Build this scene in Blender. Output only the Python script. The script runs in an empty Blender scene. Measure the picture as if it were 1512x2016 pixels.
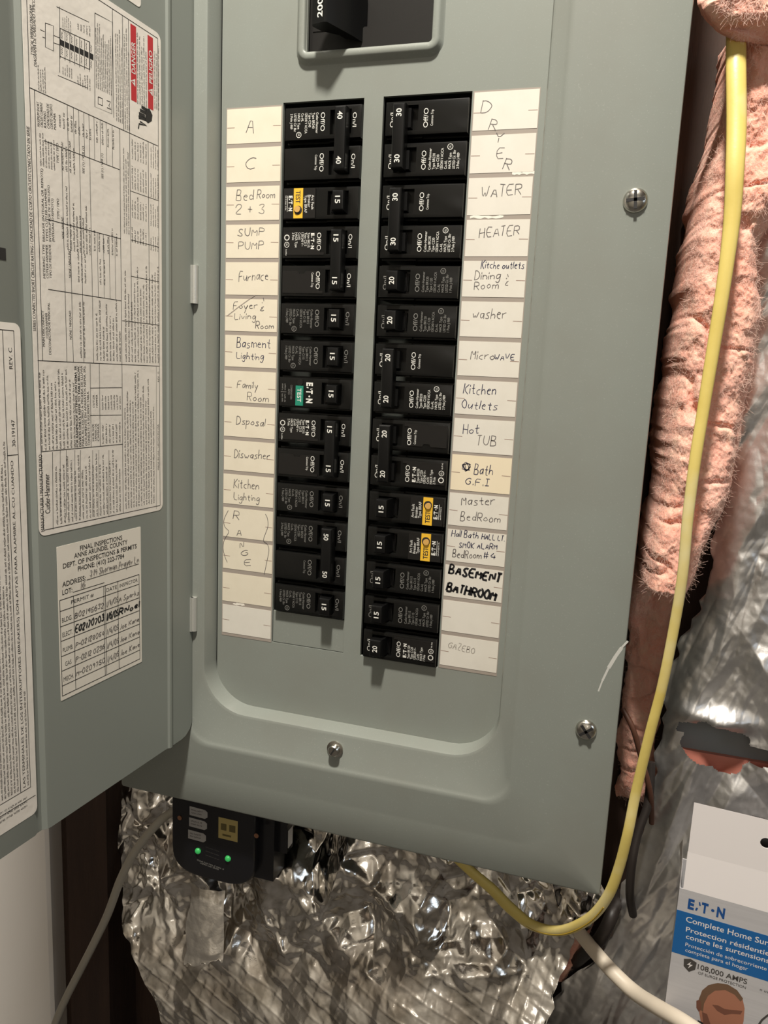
import bpy, math, random
import numpy as np
from mathutils import Vector, Matrix
R = math.radians
SC = bpy.context.scene
COL = SC.collection
Z0 = 1.40                       # height above the floor of the top of the circuit labels (z = 0 mm)

# ------------------------------------------------------------------ camera
F_PX = 1514.0
CAM = np.array([282.67, -512.45, -176.91])              # mm
C_R = np.array([0.95341044, 0.2982109, 0.04559373])
C_U = np.array([-0.09468425, 0.15230291, 0.98378794])
C_F = np.array([-0.28643223, 0.94227071, -0.17344306])
cd = bpy.data.cameras.new('camera'); cam = bpy.data.objects.new('camera', cd); COL.objects.link(cam)
cd.sensor_fit = 'HORIZONTAL'; cd.sensor_width = 36.0; cd.lens = 36.0 * F_PX / 1512.0
cd.clip_start = 0.01; cd.clip_end = 50
m = Matrix.Identity(4)
for i in range(3):
    m[i][0] = C_R[i]; m[i][1] = C_U[i]; m[i][2] = -C_F[i]
    m[i][3] = CAM[i] / 1000 + (Z0 if i == 2 else 0)
cam.matrix_world = m
SC.camera = cam
# ------------------------------------------------------------------ light and exposure
w = bpy.data.worlds.new('world'); SC.world = w; w.use_nodes = True
w.node_tree.nodes['Background'].inputs[0].default_value = (0.9, 0.95, 1.0, 1)
w.node_tree.nodes['Background'].inputs[1].default_value = 0.006
def lamp(name, loc, power, col, radius):
    l = bpy.data.lights.new(name, 'POINT'); l.energy = power; l.color = col; l.shadow_soft_size = radius
    o = bpy.data.objects.new(name, l); COL.objects.link(o); o.location = loc
    return o
lamp('ceiling_bulb', (0.20, -0.60, Z0 + 1.00), 49.0, (1.0, 0.945, 0.85), 0.055)
lamp('foil_fill_light', (0.45, -2.10, Z0 + 0.25), 0.9, (1.0, 0.95, 0.88), 0.06)  # unseen fill light, added to brighten the front wall mirrored in the foil
al = bpy.data.lights.new('cool_glint_light', 'AREA'); al.energy = 1.0; al.color = (0.72, 0.85, 1.0); al.size = 0.5  # added cool area light for bluish glints on the foil, no window built
ao = bpy.data.objects.new('cool_glint_light', al); COL.objects.link(ao)
ao.location = (1.9, -1.2, 1.7); ao.rotation_euler = (R(90), 0, R(62))
vs = SC.view_settings
vs.view_transform = 'Standard'; vs.look = 'None'; vs.gamma = 1.0; vs.use_curve_mapping = False
vs.exposure = 1.40

# ------------------------------------------------------------------ helpers
def ray(u, v): return C_F + C_R * ((u - 756) / F_PX) - C_U * ((v - 1008) / F_PX)
def U(u, v, y=0.0):
    """point in mm on the vertical plane y seen at photograph position u, v"""
    d = ray(u, v); return CAM + d * ((y - CAM[1]) / d[1])
DOOR_A = R(85.5)
HINGE = np.array([-17.36, -15.0, 0.0])
D_X = np.array([-math.cos(DOOR_A), -math.sin(DOOR_A), 0.0]); D_N = np.array([-D_X[1], D_X[0], 0.0])
def DP(u, v):
    """door plane coordinates (distance from hinge, height) in mm"""
    d = ray(u, v); t = (D_N @ (HINGE - CAM)) / (D_N @ d); p = CAM + d * t
    return float((p - HINGE) @ D_X), float(p[2])

def tag(o, label=None, cat=None, group=None, kind=None):
    if label: o['label'] = label
    if cat: o['category'] = cat
    if group: o['group'] = group
    if kind: o['kind'] = kind
    return o
ORG = {}
def wpos(p): return Vector((p[0] / 1000, p[1] / 1000, p[2] / 1000 + Z0))
def thing(name, label, cat, base, group=None, roty=0.0):
    o = bpy.data.objects.new(name, None); COL.objects.link(o); o.empty_display_size = 0.02
    o.location = wpos(base); o.rotation_euler = (0, roty, 0)
    ORG[o] = np.array(base, float)
    return tag(o, label, cat, group)

class MB:
    """collects geometry in mm"""
    def __init__(s): s.v = []; s.f = []; s.m = []; s.cur = 0
    def add(s, vs_, fs, mi=None):
        n = len(s.v); s.v.extend([tuple(map(float, q)) for q in vs_])
        for q in fs: s.f.append(tuple(i + n for i in q)); s.m.append(s.cur if mi is None else mi)
    def box(s, x0, x1, y0, y1, z0, z1, mi=None):
        s.add([(x0,y0,z0),(x1,y0,z0),(x1,y1,z0),(x0,y1,z0),(x0,y0,z1),(x1,y0,z1),(x1,y1,z1),(x0,y1,z1)],
              [(0,1,5,4),(1,2,6,5),(2,3,7,6),(3,0,4,7),(4,5,6,7),(3,2,1,0)], mi)
    def loops(s, rings, closed=True, cap0=False, cap1=False, mi=None):
        n = len(rings[0]); vv = [q for r in rings for q in r]; ff = []
        for i in range(len(rings) - 1):
            for j in range(n if closed else n - 1):
                k = (j + 1) % n
                ff.append((i*n + j, i*n + k, (i+1)*n + k, (i+1)*n + j))
        if cap0: ff.append(tuple(range(n - 1, -1, -1)))
        if cap1: ff.append(tuple((len(rings)-1)*n + j for j in range(n)))
        s.add(vv, ff, mi)
    def prism(s, poly, y0, y1, mi=None):
        """poly in x,z; extruded in y"""
        n = len(poly)
        s.add([(x, y0, z) for x, z in poly] + [(x, y1, z) for x, z in poly],
              [tuple(range(n)), tuple(range(2*n-1, n-1, -1))] + [(i, n+i, n+(i+1) % n, (i+1) % n) for i in range(n)], mi)
    def ribbon(s, pts, wd, nrm, off=0.0, mi=None):
        """flat stroke of width wd lying on the plane with normal nrm"""
        P = [np.array(q, float) for q in pts]; nrm = np.array(nrm, float)
        L = []; Rr = []
        for i in range(len(P)):
            a = P[max(i-1, 0)]; b = P[min(i+1, len(P)-1)]
            t = b - a; l = np.linalg.norm(t)
            if l < 1e-9: t = np.array([1.0, 0, 0]); l = 1
            sd = np.cross(nrm, t / l) * wd / 2
            L.append(P[i] + sd + nrm*off); Rr.append(P[i] - sd + nrm*off)
        n = len(P)
        s.add(L + Rr, [(n+i, n+i+1, i+1, i) for i in range(n-1)], mi)
    def tube(s, pts, rad, seg=12, flat=1.0, mi=None, up=(0, 0, 1), cap=True):
        P = [np.array(q, float) for q in pts]; rings = []
        rr = rad if hasattr(rad, '__len__') else [rad] * len(P)
        pu = np.array(up, float)
        for i in range(len(P)):
            t = P[min(i+1, len(P)-1)] - P[max(i-1, 0)]; t /= np.linalg.norm(t)
            a = np.cross(pu, t)
            if np.linalg.norm(a) < 1e-3: a = np.cross(np.array([0, 1.0, 0]), t)
            a /= np.linalg.norm(a); b = np.cross(t, a)
            rings.append([P[i] + a*rr[i]*math.cos(2*math.pi*k/seg) + b*rr[i]*flat*math.sin(2*math.pi*k/seg) for k in range(seg)])
        s.loops(rings, True, cap, cap, mi)
    def mesh(s, name, mats, org=(0, 0, 0), smooth=None):
        me = bpy.data.meshes.new(name)
        A = (np.array(s.v) - np.array(org)) / 1000.0
        me.from_pydata([tuple(q) for q in A], [], s.f)
        for mt in (mats if isinstance(mats, (list, tuple)) else [mats]): me.materials.append(mt)
        if any(s.m): me.polygons.foreach_set('material_index', s.m)
        if smooth is not None:
            me.polygons.foreach_set('use_smooth', [True] * len(me.polygons))
            me.set_sharp_from_angle(angle=R(smooth))
        me.update(); return me
    def build(s, name, mats, parent=None, smooth=None, org=None):
        if org is None: org = ORG.get(parent, np.zeros(3)) if parent is not None else np.zeros(3)
        me = s.mesh(name, mats, org, smooth)
        return link(name, me, parent, org if parent is None else None)
def link(name, me, parent=None, org=None):
    o = bpy.data.objects.new(name, me); COL.objects.link(o)
    if parent is not None: o.parent = parent
    else:
        o.location = wpos(org if org is not None else (0, 0, 0))
    return o
def sub(o, parent): ORG[o] = ORG[parent]; return o           # child keeps its parent's origin for its own children

def smooth_path(pts, n=8):
    P = [np.array(p, float) for p in pts]; out = []
    for i in range(len(P) - 1):
        p0 = P[max(i-1, 0)]; p1 = P[i]; p2 = P[i+1]; p3 = P[min(i+2, len(P)-1)]
        for k in range(n):
            t = k / n
            out.append(0.5*((2*p1) + (p2-p0)*t + (2*p0-5*p1+4*p2-p3)*t*t + (3*p1-p0-3*p2+p3)*t**3))
    out.append(P[-1]); return out

def rrect(x0, x1, z0, z1, r, y, n=8):
    pts = []
    for cx, cz, a0 in ((x1-r, z0+r, -90), (x1-r, z1-r, 0), (x0+r, z1-r, 90), (x0+r, z0+r, 180)):
        for k in range(n + 1):
            a = R(a0 + 90*k/n); pts.append((cx + r*math.cos(a), y, cz + r*math.sin(a)))
    return pts

# ------------------------------------------------------------------ materials
def mat(name, col, rough=0.5, metal=0.0, spec=0.5, var=None, bump=None, coat=0.0, sss=0.0, emit=None, aniso=None):
    mt = bpy.data.materials.new(name); mt.use_nodes = True
    nt = mt.node_tree; b = nt.nodes['Principled BSDF']
    b.inputs['Base Color'].default_value = (*col, 1); b.inputs['Roughness'].default_value = rough
    b.inputs['Metallic'].default_value = metal; b.inputs['Specular IOR Level'].default_value = spec
    b.inputs['Coat Weight'].default_value = coat
    if sss:
        b.inputs['Subsurface Weight'].default_value = sss; b.inputs['Subsurface Radius'].default_value = (0.010, 0.006, 0.0045)
    if emit:
        b.inputs['Emission Color'].default_value = (*emit[0], 1); b.inputs['Emission Strength'].default_value = emit[1]
    tc = nt.nodes.new('ShaderNodeTexCoord')
    def noise(scale, detail=4, rgh=0.6):
        n = nt.nodes.new('ShaderNodeTexNoise'); n.inputs['Scale'].default_value = scale
        n.inputs['Detail'].default_value = detail; n.inputs['Roughness'].default_value = rgh
        src = tc.outputs['Object']
        if aniso:
            mp = nt.nodes.new('ShaderNodeMapping'); mp.inputs['Scale'].default_value = aniso
            nt.links.new(src, mp.inputs['Vector']); src = mp.outputs['Vector']
        nt.links.new(src, n.inputs['Vector']); return n
    if var:                                                # list of (scale, colour, lo, hi)
        prev = None
        for sc_, c2, lo, hi in var:
            n = noise(sc_); r = nt.nodes.new('ShaderNodeMapRange'); r.inputs[1].default_value = lo; r.inputs[2].default_value = hi
            nt.links.new(n.outputs['Fac'], r.inputs[0])
            mx = nt.nodes.new('ShaderNodeMix'); mx.data_type = 'RGBA'
            nt.links.new(r.outputs[0], mx.inputs['Factor'])
            if prev is None: mx.inputs['A'].default_value = (*col, 1)
            else: nt.links.new(prev, mx.inputs['A'])
            mx.inputs['B'].default_value = (*c2, 1); prev = mx.outputs['Result']
        nt.links.new(prev, b.inputs['Base Color'])
    if bump:                                               # (scale, strength, distance)
        n = noise(bump[0], 5, 0.65); bp = nt.nodes.new('ShaderNodeBump')
        bp.inputs['Strength'].default_value = bump[1]; bp.inputs['Distance'].default_value = bump[2]
        nt.links.new(n.outputs['Fac'], bp.inputs['Height']); nt.links.new(bp.outputs['Normal'], b.inputs['Normal'])
    return mt
M = {}
M['paint'] = mat('panel_grey_paint', (0.238, 0.256, 0.230), 0.38, spec=0.45, var=[(900, (0.31, 0.32, 0.29), 0.60, 0.74), (9, (0.225, 0.232, 0.205), 0.45, 0.75)], bump=(700, 0.06, 0.0004))
M['doorpaint'] = mat('door_grey_paint', (0.238, 0.256, 0.230), 0.36, spec=0.45, bump=(700, 0.06, 0.0004))
M['bare'] = mat('bare_scratched_steel', (0.72, 0.72, 0.68), 0.4, 0.3)
M['black'] = mat('black_plastic', (0.006, 0.006, 0.0055), 0.27, spec=0.32, bump=(1500, 0.05, 0.0003))
M['black2'] = mat('black_satin_plastic', (0.011, 0.010, 0.009), 0.40, spec=0.35, bump=(1200, 0.08, 0.0003))
M['blackh'] = mat('black_handle_plastic', (0.005, 0.005, 0.005), 0.32, spec=0.30)
M['pwhite'] = mat('white_print', (0.74, 0.73, 0.68), 0.6)
M['pgrey'] = mat('faded_grey_print', (0.20, 0.195, 0.18), 0.6)
M['ink'] = mat('black_ink', (0.018, 0.017, 0.017), 0.6)
M['inkgrey'] = mat('grey_fine_print', (0.055, 0.05, 0.046), 0.6)
M['pencil'] = mat('pencil_graphite', (0.135, 0.12, 0.115), 0.5)
M['pencil2'] = mat('faint_pencil', (0.34, 0.31, 0.27), 0.5)
M['pen'] = mat('blue_black_pen', (0.035, 0.035, 0.075), 0.5)
M['marker'] = mat('black_marker', (0.010, 0.010, 0.012), 0.45)
M['tick'] = mat('brown_tick_mark', (0.30, 0.20, 0.16), 0.6)
M['cream'] = mat('cream_label_paper', (0.73, 0.665, 0.535), 0.55, var=[(60, (0.70, 0.635, 0.505), 0.45, 0.7)])
M['ivory'] = mat('ivory_label_paper', (0.70, 0.665, 0.59), 0.55, var=[(60, (0.67, 0.635, 0.56), 0.45, 0.7)])
M['tan'] = mat('yellowed_label_paper', (0.78, 0.68, 0.50), 0.55)
M['strip'] = mat('taupe_label_backing', (0.335, 0.290, 0.250), 0.5)
M['sticker'] = mat('white_vinyl_sticker', (0.84, 0.79, 0.72), 0.34, bump=(14, 0.25, 0.004))
M['paper'] = mat('inspection_paper', (0.82, 0.77, 0.68), 0.55, var=[(40, (0.74, 0.69, 0.60), 0.5, 0.75)])
M['red'] = mat('warning_red', (0.52, 0.028, 0.035), 0.45)
M['yellow'] = mat('yellow_test_sticker', (0.80, 0.47, 0.035), 0.45)
M['amber'] = mat('amber_test_button', (0.62, 0.36, 0.10), 0.4)
M['green'] = mat('green_test_button', (0.015, 0.235, 0.15), 0.42)
M['zinc'] = mat('zinc_plated_steel', (0.62, 0.60, 0.55), 0.22, 1.0, bump=(400, 0.15, 0.0004))
M['hinge'] = mat('galvanised_hinge', (0.60, 0.60, 0.56), 0.42, 0.6, bump=(600, 0.3, 0.0005))
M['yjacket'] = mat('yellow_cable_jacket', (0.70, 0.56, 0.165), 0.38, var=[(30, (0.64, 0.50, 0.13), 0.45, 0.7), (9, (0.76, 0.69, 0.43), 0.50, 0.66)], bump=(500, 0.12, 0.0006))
M['ymark'] = mat('yellow_jacket_groove', (0.33, 0.22, 0.02), 0.5)
M['wjacket'] = mat('white_cable_jacket', (0.66, 0.58, 0.47), 0.42, bump=(300, 0.1, 0.0005))
M['gjacket'] = mat('grey_white_cable_jacket', (0.40, 0.37, 0.31), 0.45, bump=(300, 0.1, 0.0005))
M['cord'] = mat('black_cord_rubber', (0.020, 0.015, 0.013), 0.5)
M['brown'] = mat('brown_cord', (0.09, 0.035, 0.02), 0.5)
M['pink'] = mat('pink_glass_wool', (0.92, 0.53, 0.43), 0.95, spec=0.1, sss=0.3, var=[(26, (0.90, 0.44, 0.33), 0.35, 0.62), (90, (0.94, 0.62, 0.48), 0.48, 0.72), (420, (0.88, 0.52, 0.42), 0.52, 0.75)], bump=(420, 0.6, 0.0016))
M['fibre'] = mat('pink_glass_fibre', (0.95, 0.68, 0.58), 0.8, spec=0.2)
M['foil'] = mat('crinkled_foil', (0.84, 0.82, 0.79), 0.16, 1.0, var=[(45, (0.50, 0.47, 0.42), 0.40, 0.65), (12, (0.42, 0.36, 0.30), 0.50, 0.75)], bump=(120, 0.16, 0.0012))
M['foilR'] = mat('pleated_foil', (0.86, 0.85, 0.84), 0.42, 1.0, var=[(40, (0.70, 0.69, 0.68), 0.40, 0.65)], bump=(120, 0.2, 0.0012))
M['foildull'] = mat('dull_foil_tape', (0.66, 0.62, 0.56), 0.36, 0.9, bump=(90, 0.35, 0.002))
M['kraft'] = mat('red_printed_kraft', (0.62, 0.23, 0.17), 0.6)
M['wood'] = mat('dark_framing_wood', (0.050, 0.026, 0.016), 0.75, var=[(7, (0.028, 0.014, 0.009), 0.35, 0.7)], bump=(60, 0.4, 0.002), aniso=(6, 6, 0.5))
M['white'] = mat('white_painted_board', (0.84, 0.80, 0.75), 0.45)
M['drywall'] = mat('room_wall_paint', (0.17, 0.155, 0.135), 0.85)
M['wallfront'] = mat('pale_wall_paint', (0.45, 0.42, 0.37), 0.85)
M['ceil'] = mat('ceiling_boards', (0.085, 0.065, 0.048), 0.8, var=[(3, (0.045, 0.034, 0.025), 0.35, 0.65)])
M['concrete'] = mat('concrete_floor', (0.13, 0.12, 0.11), 0.8, var=[(8, (0.09, 0.085, 0.08), 0.4, 0.7)])
M['carton'] = mat('white_carton', (0.74, 0.70, 0.69), 0.42)
M['cartongrey'] = mat('silver_grey_carton_print', (0.50, 0.49, 0.50), 0.36, var=[(60, (0.46, 0.45, 0.46), 0.4, 0.7)], aniso=(0.2, 1, 8))
M['blue'] = mat('blue_carton_print', (0.012, 0.115, 0.34), 0.4)
M['darkblue'] = mat('blue_lettering', (0.012, 0.075, 0.26), 0.4)
M['skin'] = mat('printed_skin_tone', (0.36, 0.155, 0.095), 0.45)
M['skin2'] = mat('printed_skin_shadow', (0.17, 0.070, 0.045), 0.45)
M['hair'] = mat('printed_cropped_hair', (0.15, 0.085, 0.050), 0.45)
M['gold'] = mat('gold_sticker', (0.44, 0.35, 0.13), 0.4)
M['golddark'] = mat('gold_sticker_print', (0.12, 0.095, 0.03), 0.4)
M['led'] = mat('green_indicator_light', (0.03, 0.30, 0.07), 0.3, emit=((0.08, 0.85, 0.20), 0.08))
M['copper'] = mat('copper_screw', (0.40, 0.20, 0.12), 0.4, 0.8)
M['surge'] = mat('surge_housing_plastic', (0.008, 0.008, 0.010), 0.22, spec=0.6)
M['greytag'] = mat('grey_device_tag', (0.36, 0.35, 0.34), 0.5)
M['slate'] = mat('slate_grey_backing', (0.24, 0.265, 0.28), 0.6)

# ------------------------------------------------------------------ lettering
TXT = {}
def glyphs(s, bold=0.0):
    k = (s, bold)
    if k in TXT: return TXT[k]
    c = bpy.data.curves.new('t', 'FONT'); c.body = s; c.size = 1.0; c.resolution_u = 3; c.offset = bold
    o = bpy.data.objects.new('t', c)
    me = o.to_mesh()
    n = len(me.vertices); a = np.zeros(n*3); me.vertices.foreach_get('co', a); a = a.reshape(-1, 3)[:, :2].copy()
    fs = [tuple(p.vertices) for p in me.polygons]
    o.to_mesh_clear(); bpy.data.objects.remove(o); bpy.data.curves.remove(c)
    TXT[k] = (a, fs); return TXT[k]
_h = glyphs('H')[0]; CAPH = float(_h[:, 1].max())
def text(mb, s, org, right, up, cap, fit=None, bold=0.0, off=0.0, align='l', mi=None, squash=1.0):
    a, fs = glyphs(s, bold)
    if not len(a): return
    right = np.array(right, float); up = np.array(up, float); nrm = np.cross(right, up)
    x0, x1 = a[:, 0].min(), a[:, 0].max()
    sy = cap / CAPH; sx = (fit / (x1 - x0)) if fit else sy * squash
    xs = (a[:, 0] - x0) * sx
    if align == 'c': xs = xs - (x1 - x0) * sx / 2
    if align == 'r': xs = xs - (x1 - x0) * sx
    P = np.array(org, float) + xs[:, None]*right + (a[:, 1]*sy)[:, None]*up + nrm*off
    mb.add(P, fs, mi)
rng = random.Random(7)
def micro(mb, org, right, up, length, cap, off=0.0, gap=0.12, mi=None, rg=rng):
    """one line of print too fine to read: short upright strokes in word groups"""
    right = np.array(right, float); up = np.array(up, float); o = np.array(org, float) + np.cross(right, up)*off
    x = 0.0; adv = cap * 0.55
    while x < length - adv:
        for _ in range(rg.randint(2, 8)):
            if x > length - adv: break
            h = cap * rg.choice((0.72, 0.72, 1.0)); wv = cap * 0.19
            a = o + right * x
            mb.add([a, a + right*wv, a + right*wv + up*h, a + up*h], [(0, 1, 2, 3)], mi)
            if rg.random() < 0.75:
                yy = rg.choice((0.0, 0.35, 0.6)) * cap; b = o + right*(x+wv) + up*yy; ww = cap*0.30
                mb.add([b, b + right*ww, b + right*ww + up*wv, b + up*wv], [(0, 1, 2, 3)], mi)
            x += adv
        x += cap * 0.45

GL = {'A':'033953 1545','B':'0309 0939483606 0646544303','C':'583907052354','D':'0309 092957553303','E':'59090353 0646','F':'590903 0646',
'G':'5839070523545636','H':'0903 5953 0656','I':'0949 2923 0343','J':'4944230 4','K':'0903 590653','L':'090353','M':'0309355953','N':'03095359',
'O':'290705234355573929','P':'0309 0949574606','Q':'290705234355573929 3452','R':'0309 0949574606 2653','S':'5839181745543304','T':'0949 2923','U':'090523435559',
'V':'092359','W':'0913374369','Y':'092659 2623','Z':'09590353','0':'290705234355573929','1':'2923','2':'07194957250353','3':'083958265543​04'.replace('\u200b',''),
'4':'390555 4743','5':'59190646543304','6':'490604234355460​6'.replace('\u200b',''),'7':'095923','8':'260829583654330426','9':'583907365843','#':'1913 3933 0747 0545',
'&':'49183716043344','+':'2824 0646','.':'1314','-':'0636','/':'4902','!':'1925 1413','a':'461604234546 4643','b':'0903 0526453303','c':'4616042343','d':'4526051344 4943',
'e':'05453616042343','f':'48291923 0646','g':'4616042345 46412001','h':'0903 05264543','i':'0603 0807','k':'0903 360543','l':'0903','m':'0603 05163533 35566563',
'n':'0603 05264543','o':'26050423444526','p':'0600 0526453303','r':'0603 052646','s':'461615443303','t':'282343 0646','u':'06042345 4643','v':'062346','w':'0613354366',
'x':'0643 4603','y':'062346 4610','z':'06460343'}
def hand(mb, s, p0, p1, cap, wd, nrm, up=None, seed=1, wob=0.25, mi=None, off=0.12, slant=0.12):
    """handwritten strokes from p0 to p1 along the base line"""
    rg = random.Random(seed + len(s)*13); p0 = np.array(p0, float); p1 = np.array(p1, float)
    d = p1 - p0; ln = np.linalg.norm(d); d /= ln
    nrm = np.array(nrm, float); upv = np.cross(nrm, d)
    adv = []; x = 0
    for ch in s:
        if ch == ' ': adv.append((x, 0)); x += 3.5; continue
        st = [[(int(q[i]), int(q[i+1])) for i in range(0, len(q) - 1, 2)] for q in GL[ch].split()]
        mx = max(a for q in st for a, b in q)
        adv.append((x, st)); x += mx + 1.9
    tot = max(x - 1.9, 1); k = ln / tot; ky = cap / 6.0
    for x0, st in adv:
        if not st: continue
        dy = rg.uniform(-wob, wob); sz = rg.uniform(0.9, 1.1)
        for q in st:
            q = [(a + rg.uniform(-wob, wob), (b - 3)*sz + dy + rg.uniform(-wob, wob)) for a, b in q]
            if len(q) > 2:                                  # one round of corner cutting
                z = [q[0]]
                for a, b in zip(q[:-1], q[1:]):
                    z += [(a[0]*.72 + b[0]*.28, a[1]*.72 + b[1]*.28), (a[0]*.28 + b[0]*.72, a[1]*.28 + b[1]*.72)]
                q = z + [q[-1]]
            mb.ribbon([p0 + d*((x0 + a)*k + b*ky*slant) + upv*(b*ky) for a, b in q], wd*rg.uniform(0.85, 1.15), nrm, off, mi)

# ================================================================== THE SETTING
def structure(name, mb, mt, parent=None, smooth=None):
    o = mb.build(name, mt, parent, smooth); o['kind'] = 'structure'; return o
WB = 95.0                                                  # face of the wooden wall behind the panel
FL = -Z0*1000
b = MB(); b.box(-1500, 2000, WB, WB+20, FL, 1250); wall_back = structure('wall_back', b, M['wood'])
b = MB(); b.box(-1600, 2100, -2300, 300, FL-20, FL); structure('floor', b, M['concrete'])
b = MB(); b.box(-1600, 2100, -2300, 300, 1250, 1270); structure('ceiling', b, M['ceil'])
b = MB(); b.box(-1520, -1500, -2300, 115, FL, 1250); structure('wall_left', b, M['drywall'])
b = MB(); b.box(2000, 2020, -2300, 115, FL, 1250); structure('wall_right', b, M['drywall'])
b = MB(); b.box(-1600, 2100, -2320, -2300, FL, 1250); structure('wall_front', b, M['wallfront'])
xe = U(99, 1800, 75)[0]
b = MB()
prof = [(xe-260, 75), (xe-100, 75), (xe-92, 79), (xe-86, 74), (xe-3, 74), (xe, 77), (xe, WB), (xe-260, WB)]
b.loops([[(x, y, FL) for x, y in prof], [(x, y, 1250) for x, y in prof]], True, True, True)
structure('trim_1', b, M['white'])
# studs nailed to the wall, seen between the insulation and beside the white board
for x0, x1, yf in ((-196, -150, 52),):
    b = MB(); b.box(x0, x1, yf, WB, FL, 1250); structure('stud', b, M['wood'], wall_back)

# ================================================================== ELECTRICAL PANEL
PB = (107.0, 0.0, -519.0); TOPZ = 262.0
panel = thing('electrical_panel', 'grey steel electrical panel with open door and two columns of breakers', 'electrical panel', PB)
b = MB()
b.box(-78, 292, 93.4, 95, -512, 255); b.box(-78, -76.4, 2, 93.4, -512, 255); b.box(290.4, 292, 2, 93.4, -512, 255)
b.box(-76.4, 290.4, 2, 93.4, -512, -510.4); b.box(-76.4, 290.4, 2, 93.4, 253.4, 255)
b.build('enclosure', M['paint'], panel)
# cover: lip, band, bead, sloping shoulder, flange and back-turned edge
b = MB()
rg_ = [(-5.5, 219.0, -434.8, 33, 1.0), (-6.8, 220.0, -436.0, 34, -12.4), (-7.6, 220.8, -436.9, 35, -14.2), (-9.6, 222.4, -438.9, 36.5, -15.0),
       (-18.0, 228.6, -462.4, 19, -15.0), (-19.8, 230.4, -464.2, 19, -16.1), (-21.4, 232.0, -465.8, 19, -16.7), (-23.6, 234.2, -468.0, 19, -16.7),
       (-46, 257, -491, 20, -14.8), (-49, 260, -494, 20, -14.6),
       (-82.4, 296.0, -517.2, 1.6, -14.6), (-83.6, 297.2, -518.4, 2.2, -14.0), (-84, 297.6, -518.8, 2.5, -13.0), (-84, 297.6, -518.8, 2.5, 3.0)]
b.loops([rrect(x0, x1, zb, TOPZ - (zb + 519.2)*0.25 if i > 9 else TOPZ - 12 - 0.5*(13 - i), r, y, 10) for i, (x0, x1, zb, r, y) in enumerate(rg_)])
cover = sub(b.build('cover', M['paint'], panel, smooth=32), panel)
# scratch through the paint of the flange
b = MB(); pts = [U(u, v, -14.6) for u, v in ((1178, 1361), (1186, 1340), (1198, 1315), (1212, 1292), (1224, 1275), (1236, 1262))]
for i in range(5): b.ribbon([pts[i], pts[i+1]], (1.0, 1.4, 2.3, 2.2, 1.3)[i], (0, -1, 0), 0.08)
b.build('paint_scratch', M['bare'], cover)
def screw(parent, c, r, hgt, style, ang):
    b = MB(); cx, cy, cz = c; rings = []
    if style == 'pan':
        for t in (0, 18, 36, 54, 72, 84):
            rings.append([(cx + r*math.cos(R(t))*math.cos(2*math.pi*k/24), cy - hgt*math.sin(R(t)), cz + r*math.cos(R(t))*math.sin(2*math.pi*k/24)) for k in range(24)])
        b.loops(rings, True, False, True)
        o = sub(b.build('screw', M['zinc'], parent, smooth=60), parent)
    else:
        b.loops([[(cx + q*r*math.cos(2*math.pi*k/24), cy - y, cz + q*r*math.sin(2*math.pi*k/24)) for k in range(24)] for q, y in ((1.45, 0), (1.45, 1.0), (1.0, 1.4), (1.0, hgt-0.8), (0.82, hgt))], True, False, True)
        o = sub(b.build('screw', M['zinc'], parent, smooth=40), parent)
    return o
def screw_slot(panel_, c, r, hgt, ang, cross):
    b = MB(); cx, cy, cz = c
    for a in ((ang, ang + 90) if cross else (ang,)):
        ca, sa = math.cos(R(a)), math.sin(R(a)); wv = r*0.13
        q = [(-r*0.72, -wv), (r*0.72, -wv), (r*0.72, wv), (-r*0.72, wv)]
        b.prism([(cx + x*ca - z*sa, cz + x*sa + z*ca) for x, z in q], cy - hgt*1.01, cy - hgt*0.55)
    b.build('screw_slot', M['ink'], panel_)
for (u, v), yy, r_, h_, st, an in (((1251, 395), -14.6, 7.2, 3.6, 'pan', 5), ((1154, 1437), -14.6, 7.0, 3.6, 'pan', 38), ((660, 1474), -15, 4.3, 5.2, 'hex', 60)):
    p = U(u, v, yy); screw(cover, p, r_, h_, st, an); screw_slot(cover, p, r_, h_, an, st == 'pan')
# dead front plate with its openings
def plate(b, xs, zs, holes, y0, y1):
    """plate between y0 (front) and y1, rectangles in holes left open"""
    xs = sorted(set(xs)); zs = sorted(set(zs)); idx = {}
    def vid(i, j, f):
        if (i, j, f) not in idx: idx[(i, j, f)] = len(b.v); b.v.append((xs[i], (y0, y1)[f], zs[j]))
        return idx[(i, j, f)]
    def op(i, j):
        if not (0 <= i < len(xs)-1 and 0 <= j < len(zs)-1): return True
        cx = (xs[i]+xs[i+1])/2; cz = (zs[j]+zs[j+1])/2
        return any(h[0] < cx < h[1] and h[2] < cz < h[3] for h in holes)
    for i in range(len(xs)-1):
        for j in range(len(zs)-1):
            if op(i, j): continue
            b.f.append((vid(i,j,0), vid(i+1,j,0), vid(i+1,j+1,0), vid(i,j+1,0))); b.m.append(0)
            for (di, dj, p, q) in ((-1,0,(i,j+1),(i,j)), (1,0,(i+1,j),(i+1,j+1)), (0,-1,(i,j),(i+1,j)), (0,1,(i+1,j+1),(i,j+1))):
                if op(i+di, j+dj):
                    b.f.append((vid(*p,0), vid(*p,1), vid(*q,1), vid(*q,0))); b.m.append(0)
LX0, LX1, RX0, RX1 = 42.4, 100.3, 113.6, 172.2
b = MB()
plate(b, [-4.3, LX0, LX1, RX0, RX1, 226, 58.5, 144.5], [-446, -380.2, 2.2, 31.6, 140, 250], [(LX0, LX1, -380.2, 2.2), (RX0, RX1, -380.2, 2.2), (58.5, 144.5, 31.6, 140)], 0.0, 2.8)
dead = sub(b.build('dead_front_plate', M['paint'], panel), panel)
b = MB()                                                   # pressed frame round the main breaker
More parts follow.
